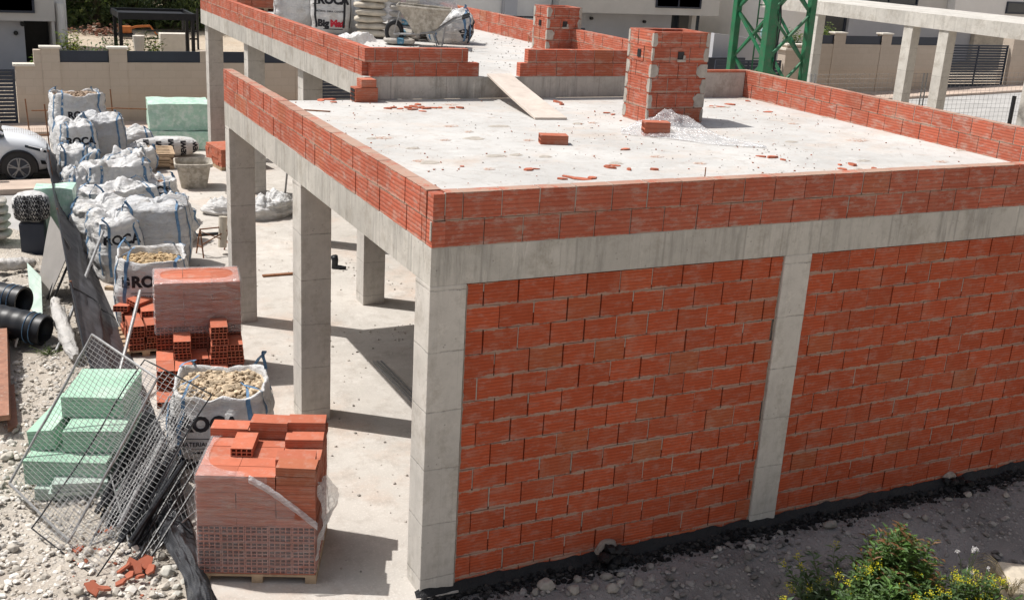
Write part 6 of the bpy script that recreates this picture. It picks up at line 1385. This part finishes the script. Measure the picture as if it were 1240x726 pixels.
# excavator boom far behind
q = P(175, 38, 1.2); ex = thing('excavator', 'small orange excavator with its arm bent down, far behind the pergola', 'excavator', (q.x - .1, q.y, 1.0)); ex.scale = (.30,) * 3; M['orange'] = simple('orange_paint', (.42, .14, .04), .6, .2, 3, .1)
mb = MB(); mb.tube([(-1.6, 0, .9), (-.6, 0, 1.2), (1.0, 0, 1.3)], .18, 4); mb.build('boom', 'orange', ex); mb = MB(); mb.tube([(1.0, 0, 1.3), (1.5, 0, .6), (2.0, 0, 0)], .12, 4); mb.build('arm', 'orange', ex); mb = MB(); mb.box((-2.6, -.6, .45), (-1.2, .6, 1.25)); mb.build('body', 'orange', ex, bevel=.08); mb = MB(); mb.box((-2.8, -.9, .0), (-.9, -.5, .42)); mb.build('track', 'black', ex, bevel=.12); mb = MB(); mb.box((-2.8, .5, .0), (-.9, .9, .42)); mb.build('track', 'black', ex, bevel=.12)
mb = MB(); mb.tube([(2.0, -.3, 0), (2.2, -.3, .0)], .2, 8); mb.box((1.8, -.35, -.05), (2.2, .35, .25)); mb.build('bucket', 'black', ex)
# heap of red rubble, plants
def heap(px, py, z, n, s, cols, label, sx=1.2):
    c = P(px, py, z); mb = MB(); rr = random.Random(int(px))
    for i in range(n): mb.rock((rr.gauss(0, sx * .42), rr.gauss(0, .4), abs(rr.gauss(0, .14))), rr.uniform(.4, 1) * s, rr.choice(cols), (1.2, .8, .6), seed=i)
    return tag(mb.build('rubble_heap', 'rock', loc=(c.x, c.y, z)), label, 'rubble heap', kind='stuff')
heap(116, 40, 1.0, 170, .085, [(.22, .10, .07), (.30, .15, .10), (.40, .33, .27), (.15, .09, .06)], 'low heap of reddish rubble in the garden beyond the wall')
def gplant(px, pyb, y_, h, r_, label, cols, nst=22, nl=16, ll=.22, lw=.07, seed=0, spread=.5, name='garden_plant'):
    q = PY(px, pyb, y_); return shrub(name, label, (q.x, y_, .95), max(.3, h), r_, nst, nl, ll, lw, seed, cols, cat='plant', spread=spread)
DG = [(.03, .06, .02), (.05, .09, .03), (.035, .07, .03)]
gplant(86, 62, 24.6, 1.5, .35, 'yellow green upright shrub beside the white house', [(.30, .30, .04), (.22, .25, .04), (.10, .16, .03)], 26, 18, .2, .06, 1)
gplant(107, 62, 24.4, 1.05, .4, 'spiky grey green plant behind the wall trough, left of two', [(.10, .15, .07), (.07, .11, .05)], 18, 12, .3, .06, 2)
gplant(126, 62, 24.5, 1.05, .4, 'spiky grey green plant behind the wall trough, right of two', [(.12, .16, .08), (.07, .11, .05)], 18, 12, .3, .06, 3)
gplant(139, 62, 25.4, 1.3, .5, 'round dark green bush at the left post of the pergola', [(.05, .10, .05), (.07, .12, .07)], 30, 18, .14, .05, 4)
gplant(170, 62, 24.9, 1.35, .6, 'green and yellow bush under the pergola', [(.10, .15, .04), (.25, .22, .04), (.06, .10, .03)], 26, 14, .2, .06, 5, .7)
gplant(185, 60, 26.2, 1.2, .4, 'dark bush deeper under the pergola', DG, 22, 14, .2, .06, 6, .6)
q = PY(45, 84, 23.4); shrub('garden_plant', 'leafy plant growing over the low pier at the left end of the wall', (q.x, 23.45, 1.0), .75, .3, 24, 14, .2, .06, 8, [(.10, .18, .05), (.07, .13, .03)], cat='plant')
q = PY(1003, 50, 23.5); shrub('garden_plant', 'small leafy plant above the trough of the right garden wall', (q.x, 23.5, 2.0), 1.1, .4, 20, 12, .2, .07, 9, [(.12, .17, .06), (.07, .11, .04)], cat='plant')
q = PY(967, 42, 26.5); shrub('garden_plant', 'dark leafy bush seen behind the crane mast', (q.x, 26.8, 1.4), 1.3, .5, 24, 14, .22, .08, 10, DG, cat='plant')
for nm, px, x_ in (('beige jar', 159, 0),): 
    q = PY(168, 52, 24.3); mb = MB(); mb.bar((0, 0, 0), (0, 0, .4), .12, 12, .16); tag(mb.build('planter', 'cap', loc=(q.x, 24.3, 1.75)), 'pale planter standing on the garden edge under the pergola', 'planter')
# ------------------------------------------------------------------ trees on the slope
def tree(x, y, z, h, r_, seed, label, base=None, cols=None):
    if base: return dup(base, (x, y, z), rnd.random() * 6, label, scale=h / 7.0)
    t = thing('pine_tree', label, 'tree', (x, y, z), 0, 'pine trees on the slope'); rr = random.Random(seed); tk = MB(); lf = MB(); top = Vector((rr.uniform(-.3, .3), rr.uniform(-.3, .3), h * .92)); tr = [Vector((0, 0, -.3)).lerp(top, f) + Vector((nz((f * 3, seed, 0)), nz((f * 3, 1, seed)), 0)) * .35 * f for f in [i / 8 for i in range(9)]]
    tk.tube(tr, .20, 8, .04, (.10, .075, .055)); cl = []
    for k_ in range(34):
        f = .10 + .85 * k_ / 34; i = int(f * 8); p = tr[i].lerp(tr[min(8, i + 1)], f * 8 - i); a = k_ * 2.4 + rr.uniform(-.4, .4); L_ = r_ * (1 - .55 * f) * rr.uniform(.6, 1.15); e = p + Vector((math.cos(a) * L_, math.sin(a) * L_, rr.uniform(-.1, .5) * L_)); tk.tube([p, p.lerp(e, .5) + Vector((0, 0, -.08)), e], .05, 5, .012, (.10, .075, .055)); 
        for q2 in range(4): cl.append((p.lerp(e, .35 + .22 * q2), .42 + .25 * rr.random()))
    for (c, cr_) in cl:
        g0 = rr.uniform(.55, 1.35)
        for k_ in range(60):
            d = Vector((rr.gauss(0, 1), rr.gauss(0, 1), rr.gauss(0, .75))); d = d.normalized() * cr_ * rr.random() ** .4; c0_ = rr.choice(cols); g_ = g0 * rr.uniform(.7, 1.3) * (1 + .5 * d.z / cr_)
            leafq(lf, c + d, d + Vector((0, 0, .3)), Vector((rr.random(), rr.random(), 1)), rr.uniform(.12, .24), .06, tuple(q * g_ for q in c0_), .1)
    tk.build('trunk', 'leaf', t); lf.build('crown', 'leaf', t); return t
PC = [(.075, .105, .055), (.11, .14, .07), (.055, .08, .045)]; PC2 = [(.17, .20, .09), (.13, .17, .08), (.10, .13, .06)]
tA = tree(1.9, 39.6, .9, 7, 2.0, 1, 'dark pine tree in the middle of the row beyond the garden', cols=PC); tB = tree(4.6, 40.2, .9, 7, 2.0, 2, 'lighter green pine tree right of the middle of the row', cols=PC2)
for i, (x, y_, h, b_, lb) in enumerate(((-.9, 40.0, 6.0, tA, 'dark pine tree close to the white house, leftmost of the row'), (.5, 41.0, 7.0, tB, 'lighter pine tree behind the leftmost dark one'), (3.2, 40.0, 7.0, tA, 'dark pine tree just left of the lighter pine, above the pergola'), (6.4, 40.0, 6.5, tA, 'dark pine tree behind the far right end of the pergola'), (8.2, 41, 7.2, tB, 'lighter pine tree partly hidden by the far column'),
        (10.5, 42, 7, tA, 'dark pine tree hidden behind the brick parapet corner'), (-3.2, 42, 7.5, tA, 'dark pine tree hidden behind the white house'), (4.0, 43.2, 7.5, tA, 'tall dark pine tree in the second row above the pergola'), (7.0, 44, 8.0, tA, 'tall dark pine in the second row right of the pergola'), (2.2, 44, 8.0, tB, 'tall light pine in the second row left of the pergola'), (-.4, 44.5, 7.6, tA, 'tall dark pine in the second row beside the white house'), (5.6, 42.3, 6.2, tB, 'small light pine between the rows above the pergola'))):
    tree(x, y_, .9 + max(0, y_ - 41) * .15, h, 2, i, lb, b_)
def under():
    mb = MB(); rr = random.Random(9)
    for i in range(9000):
        x = rr.uniform(-4, 14); y_ = rr.uniform(38.6, 46)
        if fb((x, y_, 0), .5) < -.1: continue
        z = GH(x, y_); c0_ = rr.choice(PC + PC2); g_ = rr.uniform(.6, 1.3); leafq(mb, Vector((x, y_, z + rr.random() * .7)), Vector((rr.uniform(-1, 1), rr.uniform(-1, 1), rr.uniform(0, 1))), Vector((0, 0, 1)), .35, .14, tuple(q * g_ for q in c0_))
    tag(mb.build('undergrowth', 'leaf'), 'dark green undergrowth below the pine trees', 'undergrowth', kind='stuff')
under()
# ------------------------------------------------------------------ rusty bar fence near the car
rf = thing('rebar_fence', 'makeshift rusty bar fence between the white car and the bags', 'fence', (0, 0, 0))
q0_ = P(62, 195, 0); xa = q0_.x - .05
for (px, py, z, top) in ((62, 196, 0, 1.25), (38, 178, 0, 1.1), (140, 175, 0, 1.3)):
    q = P(px, py, z); mb = MB(); mb.bar((q.x, q.y, 0), (q.x - .05, q.y + .02, top), .016, 6); mb.build('post', 'rust', rf)
mb = MB(); mb.tube([PY(38, 134, 20.2), PY(100, 133, 20.2), PY(140, 131, 20.2), PY(200, 133, 20.2), PY(258, 136, 20.4)], .016, 6); mb.tube([PY(38, 164, 20.2), PY(100, 160, 20.2), PY(250, 162, 20.2)], .014, 6); mb.build('rail', 'rust', rf)
mb = MB(); a = P(-10, 208, 0); b = P(58, 198, 0)
# light mesh between kerb and car
q1_ = P(-8, 214, 0); q2_ = P(60, 214, 0)
for i in range(26): x = q1_.x + (q2_.x - q1_.x) * i / 25; mb.bar((x, q1_.y - .1, .03), (x, q1_.y - .1, 1.0), .0018, 3, caps=False)
for j in range(9): mb.bar((q1_.x, q1_.y - .1, .05 + j * .115), (q2_.x, q1_.y - .1, .05 + j * .115), .0018, 3, caps=False)
mb.build('wire_grid', 'rust', rf)
# ------------------------------------------------------------------ parked car
def car():
    xf = -1.50; t = thing('parked_car', 'white hatchback car parked at the left edge of the street, only its front in view', 'car', (xf, 16.5, -.01)); Wd = 1.80; t.scale = (.89, .9, .89)
    # stations: x behind the nose, bottom z, belt z, top z, half width factor
    st = [(0.02, .34, .52, .60, .60), (.06, .24, .60, .70, .74), (.16, .20, .66, .80, .86), (.35, .18, .74, .95, .95), (.70, .18, .82, 1.04, .99), (1.05, .18, .88, 1.09, 1.0), (1.35, .18, .92, 1.11, 1.0), (1.9, .18, .94, 1.12, 1.0), (2.6, .18, .95, 1.12, 1.0), (3.4, .18, .96, 1.12, 1.0), (3.9, .2, .98, 1.1, .97), (4.2, .25, .9, 1.05, .9), (4.3, .35, .8, .95, .8)]
    mb = MB(); rings = []
    for (x, zb, zs, zt, wf) in st:
        hw_ = Wd / 2 * wf; r_ = []
        prof = [(-1.0 * .86, zb), (-.99, zb + .08), (-1.0, zb + (zs - zb) * .5), (-1.0, zs - .05), (-.97, zs), (-.90, zs + (zt - zs) * .55), (-.72, zt - (zt - zs) * .16), (-.4, zt), (0, zt + .015)]
        full = prof + [(-a_, b_) for a_, b_ in prof[-2::-1]]
        rings.append([(-x, Wd / 2 + a_ * hw_, b_) for a_, b_ in full])
    n = len(rings[0]); vs = [p for r_ in rings for p in r_]; mb.add(vs, [(j * n + i, j * n + (i + 1) % n, (j + 1) * n + (i + 1) % n, (j + 1) * n + i) for j in range(len(rings) - 1) for i in range(n)] + [tuple(range(n))[::-1], tuple((len(rings) - 1) * n + i for i in range(n))])
    body = mb.build('body', 'carp', t, smooth=True, sub=1)
    # glasshouse
    mb = MB(); cab = [(1.0, 1.08, .80), (1.75, 1.55, .62), (2.4, 1.60, .60), (3.3, 1.53, .60), (4.1, 1.10, .74)]; vs = []
    for (x, z, k_) in cab: vs += [(-x, Wd / 2 - Wd / 2 * .92 if z < 1.2 else Wd / 2 - Wd / 2 * .74, 1.03 if z < 1.2 else z - .05), (-x, Wd / 2 - .35, z), (-x, Wd / 2 + .35, z), (-x, Wd / 2 + (Wd / 2 * .92 if z < 1.2 else Wd / 2 * .74), 1.03 if z < 1.2 else z - .05)]
    vs2 = []
    fs = [(j * 4 + i, j * 4 + i + 1, (j + 1) * 4 + i + 1, (j + 1) * 4 + i) for j in range(4) for i in range(3)]; mb.add(vs, fs)
    for s in (0, 3): mb.add([vs[0 + s], vs[4 + s], vs[8 + s], vs[12 + s], vs[16 + s]], [(0, 1, 2, 3, 4)])
    mb.build('windows', 'glass', t); mb = MB(); mb.add([(-1.9, Wd / 2 - .66, 1.49), (-1.9, Wd / 2 + .66, 1.49), (-3.4, Wd / 2 + .66, 1.55), (-3.4, Wd / 2 - .66, 1.55), (-1.95, Wd / 2 - .5, 1.55), (-1.95, Wd / 2 + .5, 1.55), (-3.3, Wd / 2 + .5, 1.60), (-3.3, Wd / 2 - .5, 1.60)], [(4, 5, 6, 7), (0, 1, 5, 4), (1, 2, 6, 5), (2, 3, 7, 6), (3, 0, 4, 7)])
    mb.tube([(-1.02, .10, 1.09), (-1.75, .27, 1.54)], .03, 6); mb.tube([(-1.02, Wd - .10, 1.09), (-1.75, Wd - .27, 1.54)], .03, 6); mb.build('roof', 'carp', t, smooth=False)
    for (wx, s) in ((.76, 0), (3.35, 0), (.76, 1), (3.35, 1)):
        yy = -.022 if s == 0 else Wd + .022; sg = -1 if s == 0 else 1
        mb = MB(); mb.bar((-wx, yy, .33), (-wx, yy + .2 * (1 if s == 0 else -1), .33), .33, 32); ty = mb.build('tyre', 'black', t, bevel=.02)
        mb = MB(); mb.bar((-wx, yy + .012 * sg, .33), (-wx, yy + .1 * -sg, .33), .235, 28); mb.build('rim_barrel', 'dark', ty)
        mb = MB()
        for k_ in range(5):
            a = k_ * 2 * math.pi / 5 + .3
            for da in (-.13, .13): mb.bar((-wx + .04 * math.cos(a), yy + .022 * sg, .33 + .04 * math.sin(a)), (-wx + .225 * math.cos(a + da), yy + .018 * sg, .33 + .225 * math.sin(a + da)), .017, 5)
        mb.tube([(-wx + .23 * math.cos(a), yy + .018 * sg, .33 + .23 * math.sin(a)) for a in [2 * math.pi * i / 30 for i in range(31)]], .014, 6); mb.bar((-wx, yy + .03 * sg, .33), (-wx, yy, .33), .045, 12); mb.build('rim', 'wire', ty)
        mb = MB(); mb.tube([(-wx + .39 * math.cos(a), yy + .012 * sg * -1 + .0, .33 + .39 * math.sin(a)) for a in [math.pi * (-.08 + 1.16 * i / 24) for i in range(25)]], .035, 6)
        vs = [(-wx, yy + .02 * sg * .2, .33)] + [(-wx + .385 * math.cos(a), yy - .004 * -sg, .33 + .385 * math.sin(a)) for a in [math.pi * (-.1 + 1.2 * i / 24) for i in range(25)]]; mb.add(vs, [(0, i, i + 1) for i in range(1, 25)]); mb.build('wheel_arch', 'black', t)
    mb = MB(); 
    for sg, yy in ((-1, .0), (1, Wd)):
        pass
    def hl(u, v): return (-.10 - .50 * u, .105 - .075 * u - .055 * (1 - abs(2 * u - 1)) * .0 - .02, .66 + .16 * u + (.10 * (1 - .45 * u)) * (v - .4))
    mb.grid(hl, 8, 4); o = mb.build('headlight', 'glass', t)
    mb = MB(); mb.tube([(-.12, .07, .70), (-.30, .045, .76), (-.52, .01, .83)], .012, 5); mb.bar((-.26, .04, .72), (-.24, .02, .72), .04, 10); mb.build('light_strip', 'carp', o)
    mb = MB(); mb.box((-.06, .25, .40), (-.005, Wd - .25, .56)); mb.build('grille', 'black', t, bevel=.01); mb = MB(); mb.add([(-.16, .085, .38), (-.28, .03, .40), (-.30, .02, .50), (-.20, .06, .47)], [(0, 1, 2, 3)]); mb.build('fog_lamp', 'black', t)
    mb = MB(); mb.box((-3.1, -.005, .16), (-1.3, .03, .30)); mb.box((-.9, .06, .17), (-.10, .3, .24)); mb.build('sill_trim', 'black', t)
    mb = MB(); mb.cbox((-1.55, -.08, 1.05), (.2, .16, .13)); mb.build('mirror', 'carp', t, bevel=.03)
car()
M['redp'] = M['redink']
